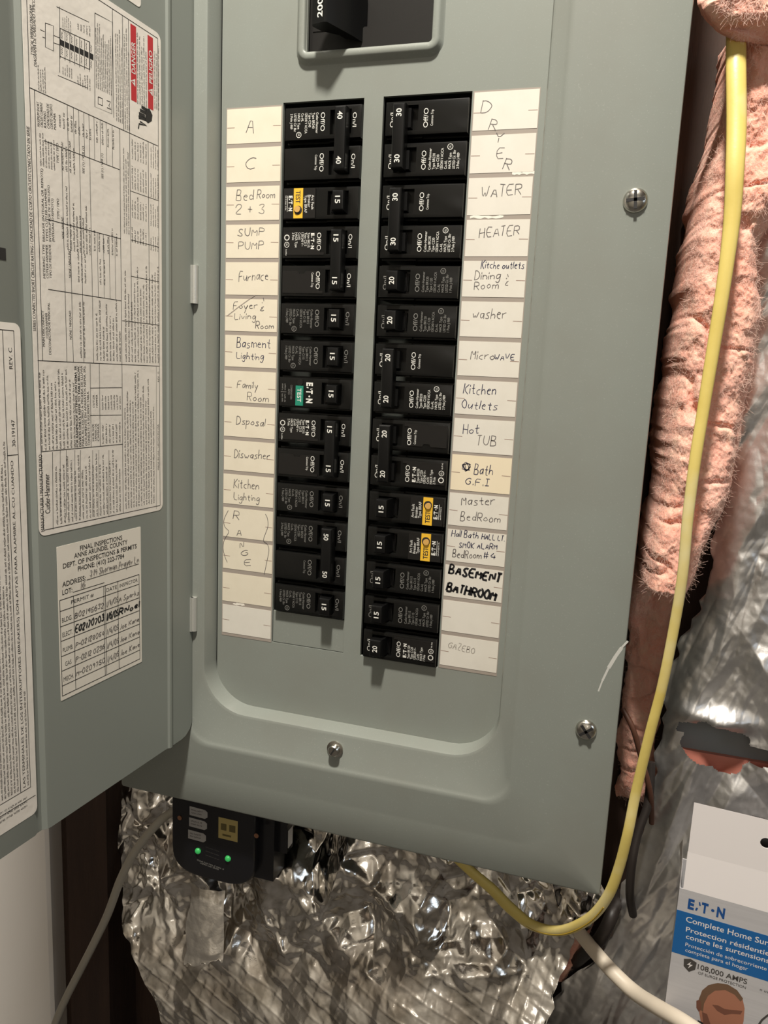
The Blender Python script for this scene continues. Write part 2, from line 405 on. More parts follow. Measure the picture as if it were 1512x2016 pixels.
b.loops([rrect(58.0, 145.2, 31.0, 141, 2.0, 3.0, 6), rrect(58.3, 144.8, 31.4, 140.6, 2.2, -3.2, 6), rrect(57.6, 145.5, 30.7, 141.3, 2.8, -4.0, 6), rrect(54.6, 148.6, 27.4, 144, 6, -4.0, 6),
         rrect(53.4, 149.8, 26.2, 145.2, 7, -3.2, 6), rrect(52.4, 150.8, 25.0, 146.2, 8, -0.9, 6), rrect(51.2, 152, 23.8, 147.4, 9, 0.02, 6)])
b.build('main_breaker_frame', M['paint'], dead, smooth=50)
b = MB(); b.box(LX0+0.5, LX1-0.2, 0.5, 2.0, -379.6, -355.2)
b.box(LX0+0.5, LX1-0.2, 2.0, 9, -357, -355.2)
b.build('filler_plate', M['paint'], dead)
# circuit label strips
def strip(x0, x1, dz, paper):
    b = MB(); b.box(x0-0.4, x1+0.5, -0.18, 0.0, -380.5+dz, 1.0+dz)
    return sub(b.build('label_strip', M['strip'], panel), panel)
stripL = strip(0, 41.3, 0, 'cream'); stripR = strip(173.5, 214.2, 1.0, 'ivory')
NL = ['A', 'C', 'Bed Room 2+3', 'SUMP PUMP', 'Furnace', 'Foyer & Living Room', 'Basment Lighting', 'Family Room', 'Dsposal', 'Diswasher', 'Kitchen Lighting', 'R A', 'N G E', 'blank', 'blank']
for side, (st, x0, x1, dz, mt) in enumerate(((stripL, 0.1, 41.2, 0.0, 'cream'), (stripR, 173.6, 214.1, 1.0, 'ivory'))):
    for k in range(15):
        zt = -25.4*k + dz; b = MB(); hh = 22.5; jx = 0.15*math.sin(k*2.3 + side)
        if side and k == 9: zt += 0.9; hh = 24.2
        if not side and k == 12: hh = 22.0
        b.box(x0 + jx, x1 + jx, -0.34, -0.18, zt - hh, zt)
        b.build('circuit_label', M['tan'] if side and k == 9 else M['ivory'] if (not side and k == 14) else M[mt], st)
        if side and k == 12: ticks = (1,)
        else: ticks = (0, 1)
        for q in ticks:
            b = MB(); a0 = x0 if q == 0 else x1 - 6.2
            zc = zt - 12.0
            b.ribbon([(a0 + 0.2, -0.36, zc), (a0 + 6.0, -0.36, zc - 0.1)], 0.38, (0, -1, 0), 0.02)
            b.build('tick_mark', M['tick'], st)
b = MB()                                                   # crease across two of the left labels
b.ribbon([U(447, 622, -0.4), U(470, 604, -0.4), U(502, 581, -0.4)], 0.55, (0, -1, 0), 0.05); b.build('paper_crease', M['strip'], stripL)
W = [  # side, text, base line start and end in the photograph, cap height px, ink, stroke mm
 (0,'A',(484,262),(500,261),33,'pencil',.5),(0,'C',(483,334),(502,333),24,'pencil',.5),(0,'Bed',(465,395),(498,394),22,'pencil',.5),(0,'Room',(506,391),(541,389),16,'pencil',.5),
 (0,'2 + 3',(463,422),(520,421),20,'pencil',.5),(0,'SUMP',(467,465),(520,464),15,'pencil',.5),(0,'PUMP',(469,491),(518,490),15,'pencil',.5),(0,'Furnace',(470,554),(527,551),19,'pencil',.5),
 (0,'Foyer',(459,609),(507,607),15,'pencil',.5),(0,'&',(511,613),(519,613),9,'pencil',.5),(0,'!',(514,597),(519,597),10,'pencil',.5),(0,'Living',(461,629),(503,628),13,'pencil',.5),(0,'Room',(503,647),(538,648),14,'pencil',.55),
 (0,'Basment',(466,685),(532,684),19,'pen',.5),(0,'Lighting',(465,706),(518,708),14,'pen',.5),(0,'Family',(467,764),(507,765),14,'pencil',.5),(0,'Room',(486,789),(528,791),15,'pencil',.5),
 (0,'Dsposal',(465,835),(521,839),16,'pencil',.55),(0,'Diswasher',(461,901),(531,904),16,'pencil',.55),(0,'Kitchen',(460,961),(509,963),18,'pencil',.5),(0,'Lighting',(460,984),(510,987),14,'pencil',.5),
 (0,'R',(458,1022),(470,1024),17,'pencil',.5),(0,'A',(466,1055),(475,1055),13,'pencil',.5),(0,'N',(472,1079),(480,1079),11,'pencil',.5),(0,'G',(475,1095),(488,1094),12,'pencil',.5),(0,'E',(481,1114),(494,1113),12,'pencil',.5),
 (1,'D',(947,222),(966,221),25,'pencil',.5),(1,'R',(962,255),(975,256),19,'pencil',.5),(1,'Y',(974,281),(989,281),20,'pencil',.5),(1,'E',(976,312),(991,311),22,'pencil',.5),(1,'R',(990,332),(1003,334),21,'pencil',.5),
 (1,'WATER',(947,391),(1026,383),22,'pencil',.5),(1,'HEATER',(943,469),(1022,462),19,'pencil',.5),(1,'Kitche outlets',(947,528),(1031,529),15,'pen',.5),(1,'Dining',(934,551),(984,549),17,'pencil',.5),
 (1,'Room',(933,570),(981,568),16,'pencil',.5),(1,'&',(994,562),(1000,562),9,'pencil',.5),(1,'!',(995,549),(1000,549),10,'pencil',.5),(1,'washer',(930,628),(996,626),22,'pencil',.5),
 (1,'Micro',(926,708),(972,708),18,'pencil',.5),(1,'WAVE',(973,710),(1012,709),12,'pen',.5),(1,'Kitchen',(912,775),(975,777),20,'pen',.5),(1,'Outlets',(908,803),(978,808),17,'pen',.5),
 (1,'Hot',(911,854),(942,854),19,'pen',.5),(1,'TUB',(938,876),(976,878),18,'pencil',.5),(1,'Bath',(933,933),(969,935),19,'pen',.5),(1,'G.F.I',(916,954),(962,957),14,'pen',.5),
 (1,'Master',(908,995),(974,993),18,'pencil',.5),(1,'BedRoom',(906,1024),(984,1029),17,'pencil',.5),(1,'Hall Bath',(889,1056),(941,1060),13,'pen',.5),(1,'HALL LT.',(948,1061),(993,1066),10,'pen',.55),
 (1,'SMOK ALARM',(903,1078),(978,1082),11,'pen',.55),(1,'BedRoom',(891,1097),(947,1100),14,'pencil',.55),(1,'#4',(951,1098),(975,1101),13,'pen',.55),
 (1,'BASEMENT',(883,1129),(984,1147),17,'marker',1.5),(1,'BATHROOM',(879,1163),(974,1182),17,'marker',1.5),(1,'GAZEBO',(882,1275),(933,1287),12,'pencil2',.5)]
for n_, (sd, s, a, c, hp, ink, wd) in enumerate(W):
    p0, p1 = U(*a, -0.36), U(*c, -0.36); cap = abs(U(a[0], a[1]-hp, -0.36)[2] - p0[2])
    b = MB(); hand(b, s, p0, p1, cap, wd, (0, -1, 0), seed=n_, wob=0.30, off=0.03)
    b.build('handwriting', M[ink], stripR if sd else stripL)
def zpoly(zz, ox, oy, k): return [U(ox + x*k, oy + y*k, -0.36) for x, y in zz]
b = MB()
b.ribbon(smooth_path(zpoly([(95,365),(55,450),(60,520),(100,570),(60,640),(45,720),(60,800),(85,865)], 430, 930, .205), 4), 0.45, (0,-1,0), 0.03)
b.ribbon(smooth_path(zpoly([(450,400),(470,440),(475,520),(440,620),(435,660),(470,690),(485,750),(465,860),(440,980)], 430, 930, .205), 4), 0.45, (0,-1,0), 0.03)
b.build('handwriting', M['pencil'], stripL)
b = MB(); sr = random.Random(4)
b.ribbon([U(919 + 11*math.cos(t*0.9)*(0.15 + 0.85*sr.random()), 919 + 10*math.sin(t*0.9)*(0.5 + 0.5*sr.random()), -0.36) for t in range(34)], 0.5, (0,-1,0), 0.03)
b.build('handwriting', M['pen'], stripR)
# torn paper crumbs left where old labels were pulled off
for (u, v, wv) in ((1030, 341, 36), (958, 427, 56), (470, 1190, 26), (955, 909, 90)):
    b = MB(); sr = random.Random(u); p = U(u, v, -0.3)
    top = [(p[0] - wv/5.2 + wv/2.6*i/9, p[2] + sr.uniform(0.2, 1.3)) for i in range(10)]; bot = [(x, p[2] - sr.uniform(0.2, 1.2)) for x, z in reversed(top)]
    b.prism(top + bot, -0.30, -0.18); b.build('paper_scrap', M['tan'] if u == 955 else M['paper'], stripR if u > 700 else stripL)

# ------------------------------------------------------------------ door
door_me = MB(); DT = 300.0; DB = -458.0
cols = [(0.0, 0.0), (1.2, 0.5), (4, 0.6), (9, 0.6), (14, 0.6), (20, 0.6), (25.6, 0.6), (26.6, 1.5), (28.0, 1.9), (29.6, 1.5), (30.8, 0.3), (33, 0.0), (144, 0.0), (146.2, -0.4), (148.6, -2.6), (152.4, -2.6), (154.6, -1.6), (249, -1.6), (251, -2.2), (251, -4)]
def dbot(s):
    r = 14.0
    return DB + (r - math.sqrt(max(r*r - (r - s)**2, 0)) if s < r else 0.0)
fr = [[(s, y, dbot(s)) for s, y in cols], [(s, y, DT) for s, y in cols]]
door_me.loops(fr, closed=False)
bk = [[(s, -2.6 - (2.6 if s > 144 else 0), dbot(s)) for s, y in cols], [(s, -2.6 - (2.6 if s > 144 else 0), DT) for s, y in cols]]
n0 = len(door_me.v); door_me.loops([bk[1], bk[0]], closed=False); door_me.loops([fr[0], bk[0]], closed=False); door_me.loops([bk[1], fr[1]], closed=False)
door_me.f = [tuple(reversed(f)) for f in door_me.f]
me = door_me.mesh('door', M['doorpaint'], smooth=30)
door = link('door', me, panel); door.location = Vector((HINGE[0]-PB[0], HINGE[1]-PB[1], HINGE[2]-PB[2])) / 1000
door.rotation_euler = (0, 0, R(180) + DOOR_A)
tag(door, 'open grey panel door carrying printed stickers')
def dpart(name, mb, mt, smooth=None): return link(name, mb.mesh(name, mt, smooth=smooth), door)
def dsticker(name, s0, s1, z0, z1, r, y, mt):
    b = MB(); b.loops([[(x, y - 0.05, z) for x, _, z in rrect(s0, s1, z0, z1, r, 0, 5)], rrect(s0, s1, z0, z1, r, y + 0.16, 5)], True, False, True)
    b.f = [tuple(reversed(f)) for f in b.f]
    return dpart(name, b, mt)
dsticker('wiring_sticker', 35.2, 147.0 - 1.2, -275.8, 29.2, 4.5, 0.0, M['sticker'])
dsticker('wire_sticker', 152.6, 216, -443.5, -158.0, 4, -1.65, M['sticker'])
dsticker('inspection_sticker', 58.8, 133.2, -380.2, -284.2, 0.6, 0.0, M['paper'])
dsticker('warning_sticker', 54, 100, 36.6, 90, 3, 0.0, M['sticker'])
DR, DU = (0, 0, 1), (1, 0, 0)                              # sticker print reads upwards
LY = 0.20
ink = MB(); fine = MB(); redm = MB(); whitep = MB()
def dl(a, c, wd=0.35, mb=None, y=LY): (mb or ink).ribbon([(a[0], y, a[1]), (c[0], y, c[1])], wd, (0, 1, 0), 0.0)
def dlp(pts, wd=0.35, k=.291, oy=0.0):
    q = [DP(x*k, oy + y*k) for x, y in pts]; ink.ribbon([(s, LY, z) for s, z in q], wd, (0, 1, 0), 0.0)
def dt(s, px, yb, yt, cap, bold=0.0, mb=None):
    """sticker line: base line at photograph x = px, running from yb up to yt"""
    s0, z0 = DP(px, yb); s1, z1 = DP(px, yt); text(mb or ink, s, (s0, LY, z0), DR, DU, cap, fit=z1 - z0, bold=bold)
def dm(x0, x1, yb, yt, n, frac=0.62, seed=0, ragged=0.25):
    """block of n lines of fine print between photograph columns x0 and x1"""
    rg = random.Random(int(x0*31 + yb + seed)); xm = (x0 + x1)/2
    sa, _ = DP(x0, (yb + yt)/2); sb, _ = DP(x1, (yb + yt)/2); _, z0 = DP(xm, yb); _, z1 = DP(xm, yt)
    stp = (sa - sb)/n; cp = min(stp*frac, 1.45)
    for i in range(n):
        micro(fine, (sa - stp*(i + 1) + stp*0.2, LY, z0), DR, DU, (z1 - z0)*(1 - ragged*rg.random()), cp, rg=rg)
# frame lines of the wiring sticker
for a, c in (((142.6, 26), (142.6, -272.5)), ((38.2, 26), (38.2, -272.5)), ((142.6, -272.5), (38.2, -272.5)), ((142.6, 26), (38.2, 26)), ((142.6, -37.6), (38.2, -37.6)), ((143, -177), (38.2, -177)), ((142.6, -227.4), (75.5, -227.4)),
             ((74.4, -37.6), (75.8, -272.5)), ((79.4, 26), (79.4, -33)), ((70.8, 26), (70.8, -37.6)), ((65.6, 26), (65.6, -150)), ((48.2, -37.6), (48.2, -150)), ((74.4, -150), (38.2, -150)), ((139.4, -37.6), (139.4, -177))):
    dl(a, c, 0.42)
for z in (-75, -104, -126): dl((65.6, z + 4), (38.2, z + 4), 0.35)
for z, s1 in ((-61, 134), (-101, 134), (-138, 134)): dl((134, z), (75, z), 0.4)
for s in (121.5, 116.5, 108, 100): dl((s, -61 if s > 117 else -37.6), (s, -177), 0.35)
for s in (112, 104, 96, 91, 86, 81): dl((s, -37.6), (s, -61), 0.3)
for s in (95, 90, 85, 80): dl((s, -101), (s, -138), 0.3)
dl((121.5, -138), (121.5, -177), .35)
dt('TYPICAL WIRING DIAGRAM', 66, 110, 14, 1.9); dt('DIAGRAMA DE CABLEADO TIPICO', 72, 132, 2, 1.9)
dm(73, 90, 180, 125, 4)
dlp([(305,155),(360,175),(360,345),(305,318),(305,155)], .4); dlp([(380,45),(600,150)], .3); dlp([(402,45),(402,490)], .35); dlp([(390,510),(590,595)], .3); dlp([(362,240),(405,258)], .3); dlp([(362,290),(405,305)], .3)
dlp([(270,200),(300,215)], .3); dlp([(285,250),(305,258)], .3)
for i in range(7):
    x = 405 + i*33; y = 190 + i*15
    dlp([(x, y), (x, y + 205)], .35)
    for yy in (y + 25, y + 50, y + 130, y + 155): dlp([(x + 8, yy), (x + 16, yy + 8), (x + 8, yy + 16), (x + 16, yy + 24)], .28)
    dlp([(x + 14, y + 82), (x + 14, y + 122)], 3.0)
dlp([(402,190),(606,285)], .35); dlp([(402,380),(606,470)], .35); dlp([(606,285),(606,470)], .35)
dm(121, 140, 66, 28, 5, .5, ragged=.5); dm(150, 178, 64, 40, 5, .5, ragged=.5); dm(121, 142, 150, 122, 5, .5, ragged=.5); dm(150, 178, 172, 140, 6, .5, ragged=.5)
dlp([(640,88),(760,152),(755,770),(640,722),(640,88)], .45)
dm(187, 219, 180, 48, 9)
dlp([(662,655),(692,668),(692,715),(662,702),(662,655)], .5); dlp([(720,680),(745,690),(735,715),(750,740),(722,728)], .5)
dm(226, 241, 240, 48, 4); dm(243, 255, 255, 52, 3)
dm(268, 289, 208, 62, 5); dm(302, 313, 215, 82, 3)
def dquad(mb, pts, k=.291, oy=0.0, y=LY):
    q = [DP(a*k, oy + c*k) for a, c in pts]; mb.add([(s, y, z) for s, z in q], [tuple(range(len(q)))])
def dbar(x0, x1, yb, yt):
    s0, z0 = DP(x0, (yb+yt)/2); s1, _ = DP(x1, (yb+yt)/2); _, za = DP((x0+x1)/2, yb); _, zb = DP((x0+x1)/2, yt)
    redm.add([(s0, LY, za), (s0, LY, zb), (s1, LY, zb), (s1, LY, za)], [(0, 1, 2, 3)])
dbar(257, 268, 199, 50); dbar(290.5, 301, 215, 72)
LY = 0.26
dt('DANGER', 266, 147, 85, 3.4, 0.015, whitep); dt('PELIGRO', 299.5, 166, 102, 3.2, 0.015, whitep)
for cx, cy in ((261.5, 161), (296, 180)):
    s, z = DP(cx, cy); whitep.add([(s - 1.9, LY, z - 2.2), (s - 1.9, LY, z + 2.2), (s + 2.2, LY, z)], [(0, 1, 2)])
    redm.add([(s - 0.8, LY + .04, z - 0.35), (s - 0.8, LY + .04, z + 0.35), (s + 1.2, LY + .04, z + .25), (s + 1.2, LY + .04, z - .25)], [(0, 1, 2, 3)])
LY = 0.20
# hand emblem with a shock mark
for fx, fy, tx, ty in ((955,722,990,745),(945,745,985,765),(938,768,980,788),(936,792,985,808)): dlp([(fx, fy), (tx, ty)], 2.0)
dquad(ink, [(985,735),(1010,735),(1030,780),(1025,820),(1000,835),(980,815)])
dlp([(945,822),(990,850),(940,838),(935,872)], 1.1)
dt('SERIES CONNECTED SHORT CIRCUIT RATING / CAPACIDAD DE CORTO CIRCUITO CONECTADO EN SERIE', 70.5, 652, 255, 2.0)
dt('TYPE / TIPO', 116.5, 432, 392, 1.6); dt('TYPE / TIPO', 115.5, 322, 283, 1.6)
for i, s in enumerate(('MAXIMUM SHORT', 'CIRCUIT CURRENT', 'RATING', 'CAPACIDAD DE', 'CORTO CIRCUITO', 'MAXIMA')): dt(s, 78 + i*6.4, 250 + i*1.2, 202 + i*1.2 + (16 if i in (2, 5) else 0), 1.7)
for i, s in enumerate(('BREAKER (INTEGRAL OR REMOTE)', 'TYPES CUTLER-HAMMER', 'INTERRUPTOR DE CIRCUITO', '(INTEGRAL O REMOTO)')): dt(s, 88 + i*6.2, 476, (334, 372, 366, 392)[i], 1.55)
for i, s in enumerate(('METERING TYPE', 'CUTLER-HAMMER', 'TIPO DE MEDIDOR')): dt(s, 89 + i*6.2, 548, 482, 1.55)
for i, s in enumerate(('MAIN DISCONNECT', 'CUTLER-HAMMER', 'DESCONECTADOR PRINCIPAL')): dt(s, 88 + i*6.2, (682, 666, 698)[i], (612, 616, 596)[i], 1.55)
for px, yb, yt in ((141, 668, 612), (139.5, 547, 491), (126, 470, 428)): dt('NONE / NINGUNO', px, yb, yt, 1.7)
dt('SEE (1) / VER (1)', 166, 342, 289, 1.6); dt('SEE (1) / VER (1)', 203, 352, 303, 1.6)
dm(76, 108, 330, 262, 6, .55); dm(113, 180, 262, 224, 9, .5, ragged=.5); dm(183, 226, 286, 240, 4, .35); dm(118, 148, 338, 272, 4, .5); dm(128, 178, 496, 360, 8, .55, ragged=.6); dm(180, 232, 498, 440, 6, .45, ragged=.5)
dm(150, 170, 556, 490, 3, .5); dm(192, 208, 560, 504, 2, .5); dm(154, 168, 704, 588, 2, .6); dm(186, 238, 710, 582, 8, .55, ragged=.6)
dm(243, 313, 713, 496, 12, .62, ragged=.5)
for yb, yt in ((318, 268), (376, 326), (432, 386), (480, 446)): dm(257, 289, yb, yt, 6, .5); dm(294, 312, yb + 14, yt + 12, 4, .45)
dm(241, 254, 460, 262, 3, .55)
dm(75, 148, 884, 722, 10, .62)
for i, s in enumerate(('FOR RAINPROOF FITTINGS, (ON NEMA 3R', 'DEVICES ONLY), REFER TO TABLE BELOW.', 'PARA ACCESORIO A PRUEBA DE LLUVIA', '(SOLAMENTE EN APARATOS NEMA 3R),', 'CONSULTE LA SIGUIENTE TABLA.')): dt(s, 154 + i*5.7, 880 - i, 720 if i < 4 else 770, 1.75, 0.02 if i < 2 else 0)
dl(DP(177, 716), DP(179, 880), .35); dl(DP(195, 716), DP(197, 878), .35)
for yy in (764, 818): dl(DP(177, yy), DP(239, yy - 1), .35)
for i, s in enumerate(('HUB SIZE', 'TAMANO DE', 'CAMARA')): dt(s, 185 + i*5, 868, 834, 1.5)
for i, s in enumerate(('CUTLER', 'HAMMER')): dt(s, 186 + i*6, 802, 777, 1.5)
dm(198, 238, 806, 776, 7, .5, ragged=.1); dm(198, 238, 872, 826, 6, .5, ragged=.2)
dt('MANUFACTURER / MANUFACTURERO', 87, 1046, 894, 2.4); dt('Cutler-Hammer', 98.5, 1010, 932, 3.6, 0.008)
dl(DP(103, 890), DP(104, 1042), .35)
dm(106, 238, 1020, 888, 19, .64, ragged=.35)
for xx in (118, 130, 147, 158, 182, 194, 214): dl(DP(xx, 886), DP(xx, 1018), .28)
dm(243, 304, 996, 728, 12, .66, ragged=.3); dl(DP(307.5, 722), DP(307.5, 1002), .3); dt('MADE IN USA / HECHO EN USA', 312.5, 925, 835, 1.3); dt('REV. G', 312.5, 752, 732, 1.3)
# second sticker beyond the step of the door
LY = -1.44
for a, c in (((157, -162), (157, -425)), ((157, -162), (216, -162)), ((164.2, -162), (164.2, -425)), ((157, -228), (164.2, -228)), ((157, -425), (216, -425)), ((153.5, -432), (214, -432))): dl(a, c, .4, y=LY)
text(ink, 'REV. C', (158.6, LY, -182), DR, DU, 2.2, fit=11); text(ink, '30-19147', (158.6, LY, -223.5), DR, DU, 2.2, fit=14.5)
text(ink, 'LAS TERMINALES DE LOS INTERRUPTORES (BREAKERS) SON APTAS PARA ALAMBRE AL-CU CUANDO', (160.6, LY, -423), DR, DU, 1.7, fit=192); micro(fine, (158.2, LY, -423), DR, DU, 60, 1.3)
for i in range(22): micro(fine, (165.5 + i*2.2, LY, -423), DR, DU, 120 + 110*rng.random(), 1.35)
for i in range(3): micro(fine, (160 + 0*i, LY, -429.6 - i*2.6), (1, 0, 0), (0, 0, -1), 40, 1.4)
dpart('sticker_print', ink, M['ink']); dpart('fine_print', fine, M['inkgrey']); dpart('danger_bar', redm, M['red']); dpart('danger_lettering', whitep, M['pwhite'])
# inspection sticker
LY = 0.21; prt = MB(); pen = MB(); bold = MB()
def it(s, a, c, cap, bd=0.0, mb=None):
    s0, z0 = DP(*a); s1, z1 = DP(*c); text(mb or prt, s, (s0, LY, (z0 + z1)/2), (-1, 0, 0), (0, 0, 1), cap, fit=s0 - s1, bold=bd)
it('FINAL INSPECTIONS', (157, 1083.5), (240, 1062.8), 2.9, .012); it('ANNE ARUNDEL COUNTY', (145.5, 1098), (250.3, 1071.8), 2.9, .012)
it('DEPT. OF INSPECTIONS & PERMITS', (123.7, 1120), (268.6, 1078.3), 2.9, .012); it('PHONE: (410) 222-7784', (152.8, 1124.2), (244, 1098.6), 2.9, .012)
it('ADDRESS:', (122.2, 1156.2), (168.2, 1141.7), 3.0, .012); it('LOT:', (122.2, 1171.4), (142, 1165.6), 3.0, .012)
def il(a, c, wd=.4): prt.ribbon([(DP(*a)[0], LY, DP(*a)[1]), (DP(*c)[0], LY, DP(*c)[1])], wd, (0, 1, 0))
il((170, 1142), (273, 1110)); il((143, 1166), (205, 1147))
cs = [DP(x, 1250)[0] for x in (118.9, 146, 205.3, 208.3, 233, 274.5)]; rz = [DP(119, y)[1] for y in (1181.6, 1203.4, 1234, 1263, 1293.3, 1322.4, 1352, 1372)]
for s in cs: prt.ribbon([(s, LY, rz[0] if s > 60 else rz[0]), (s, LY, rz[-1])], .45, (0, 1, 0))
for z in rz: prt.ribbon([(cs[0], LY, z), (cs[-1], LY, z)], .45, (0, 1, 0))
def cell(s, c0, c1, r, cap, mb, hw=False, seed=0, ind=1.0, wd=.5):
    s0 = cs[c0] - ind; s1 = cs[c1] + ind; z = rz[r + 1] + 1.6
    if hw: hand(mb, s, (s0, LY, z + .4), (s1, LY, z + .9), cap, wd, (0, 1, 0), seed=seed, wob=.45, off=0.02, slant=.2)
    else: text(mb, s, (s0, LY, z + .6), (-1, 0, 0), (0, 0, 1), cap, fit=s0 - s1)
cell('PERMIT #', 0, 2, 0, 2.3, prt, ind=9); cell('DATE', 3, 4, 0, 2.4, prt); cell('INSPECTOR', 4, 5, 0, 2.3, prt, ind=1.6)
for i, s in enumerate(('BLDG.', 'ELECT.', 'PLUMB.', 'GAS', 'MECH.')): cell(s, 0, 1, i + 1, 2.8, prt, ind=1.4 if s != 'GAS' else 3)
for i, (s, bd) in enumerate((('B02195632', 0), ('E02170703', 1), ('P-02128054', 0), ('P-0212 0236', 0), ('M-0209750', 0))): cell(s, 1, 2, i + 1, 4.2 if bd else 3.2, bold if bd else pen, True, i + 40, .6, 1.0 if bd else .5)
for i, (s, sg, bd) in enumerate((('1/4/05', 'A Sparks', 0), ('1/6/05', 'RNoel', 1), ('1/4/05', 'Joe Kane', 0), ('1/4/05', 'Joe Kane', 0), ('1/4/05', 'Joe Kane', 0))):
    cell(s, 3, 4, i + 1, 4.4 if bd else 3.6, bold if bd else pen, True, i + 60, .4, .9 if bd else .5); cell(sg, 4, 5, i + 1, 4.4 if bd else 3.4, bold if bd else pen, True, i + 70, .6, 1.1 if bd else .5)
hand(pen, '319 Sherman Prayer Ln', (DP(176, 1137)[0], LY, DP(176, 1137)[1] + .6), (DP(272, 1108)[0], LY, DP(272, 1108)[1] + .6), 4.2, .45, (0, 1, 0), seed=3, wob=.5)
hand(pen, '16', (DP(157, 1160)[0], LY, DP(157, 1160)[1] + .6), (DP(167, 1157)[0], LY, DP(167, 1157)[1] + .6), 4.0, .45, (0, 1, 0), seed=5, wob=.4)
dpart('inspection_print', prt, M['ink']); dpart('inspection_handwriting', pen, M['pencil']); dpart('inspection_marker_writing', bold, M['marker'])
# latch slot and hinges
b = MB(); s0, z0 = DP(7, 511); b.box(s0 - 3.0, 200, -1.62, -1.45, z0, z0 + 6); dpart('latch_slot', b, M['ink'])
for va, vb in ((523, 598), (1174, 1240)):
    za = U(379, va, -15)[2]; zb = U(379, vb, -15)[2]; b = MB()
    b.tube([(1.0, 1.9, zb), (1.0, 1.9, za)], 2.5, 14, up=(1, 0, 0)); b.box(1, 4.2, 0.2, 2.2, zb, za); dpart('hinge', b, M['hinge'], 40)

# ================================================================== BREAKERS
MC = {}
def cached(key, fn, mt, smooth=None):
    if key not in MC: MC[key] = fn().mesh(key[0], mt, smooth=smooth)
    return MC[key]
FY = -4.0                                                  # breaker face
BR_, BU_ = (0, 0, -1), (1, 0, 0)                           # print direction on a left-hand breaker
HH = 10.3
def body_mb(well, step=None, hh=HH):
    b = MB(); x0, x1 = 0.0, 54.5; z0, z1 = -hh, hh; bv = 0.9
    def rect(x0, x1, z0, z1, y): return [(x0, y, z0), (x1, y, z0), (x1, y, z1), (x0, y, z1)]
    wx0, wx1, wz0, wz1 = well
    b.loops([rect(x0, x1, z0, z1, 3.0), rect(x0, x1, z0, z1, FY + bv), rect(x0 + .3*bv, x1 - .3*bv, z0 + .3*bv, z1 - .3*bv, FY + .3*bv), rect(x0 + bv, x1 - bv, z0 + bv, z1 - bv, FY),
             rect(wx0, wx1, wz0, wz1, FY), rect(wx0 + .4, wx1 - .4, wz0 + .4, wz1 - .4, 2.0)], True, False, True)
    b.box(-0.7, 54.3, 3.0, 30, -11.2, 11.2)
    b.box(30.6, 54.2, 0.6, 3.0, -11.2, 11.2)                # low shoulder beside the handle
    return b
def handle_mb(xa=39.2, xb=46.8, hz=6.3, yt=-12.2, lean=2.6):
    b = MB()
    def rect(x0, x1, h, y): return [(x0, y, -h), (x1, y, -h), (x1, y, h), (x0, y, h)]
    b.loops([rect(xa - lean - .6, xb - lean + 1.4, hz + .5, 1.6), rect(xa - .4, xb + .2, hz, yt + 1.0), rect(xa, xb - .2, hz - .5, yt + .2), rect(xa + .6, xb - .8, hz - 1.0, yt)], True, False, True)
    for i in range(3): b.box(xa - lean - 2.2 + i*1.0, xa - lean - 1.7 + i*1.0, -2.0 + i*.2, 1.6, -hz + .6, hz - .6)
    return b
def tie_mb():
    b = MB(); xa, xb, za, zb, yt = 39.0, 47.0, 7.0, -32.2, -12.8
    P = lambda i, y: [(xa + i, y, zb + i*1.6), (xb - i, y, zb + i*1.6), (xb - i, y, za - i*1.2), (xa + i, y, za - i*1.2)]
    b.loops([P(.2, -3.6), P(0, -5), P(0, yt + 1.0), P(.5, yt + .25), P(1.1, yt)], True, True, True)
    for dz in (0, -25.4): b.box(37.2, 44.6, -4.4, 1.8, dz - 5.8, dz + 5.8)
    return b
def plate_mb():                                            # raised print panel of the newer breakers, with its notch
    b = MB(); b.prism([(1.2, -8.2), (31.2, -8.2), (31.2, -6.6), (28.4, -6.6), (28.4, 6.6), (18.2, 6.6), (17.2, 4.8), (13.2, 4.8), (12.2, 6.6), (1.2, 6.6)], FY - 0.45, FY + 0.05); return b
LN_OLD = ['Cutler-Hammer', 'Type BR', 'Type C', '120/240 V AC/CA', 'Cu-AL', 'HACR Type', 'LISTED Cir. Bkr', 'Pole J-989']
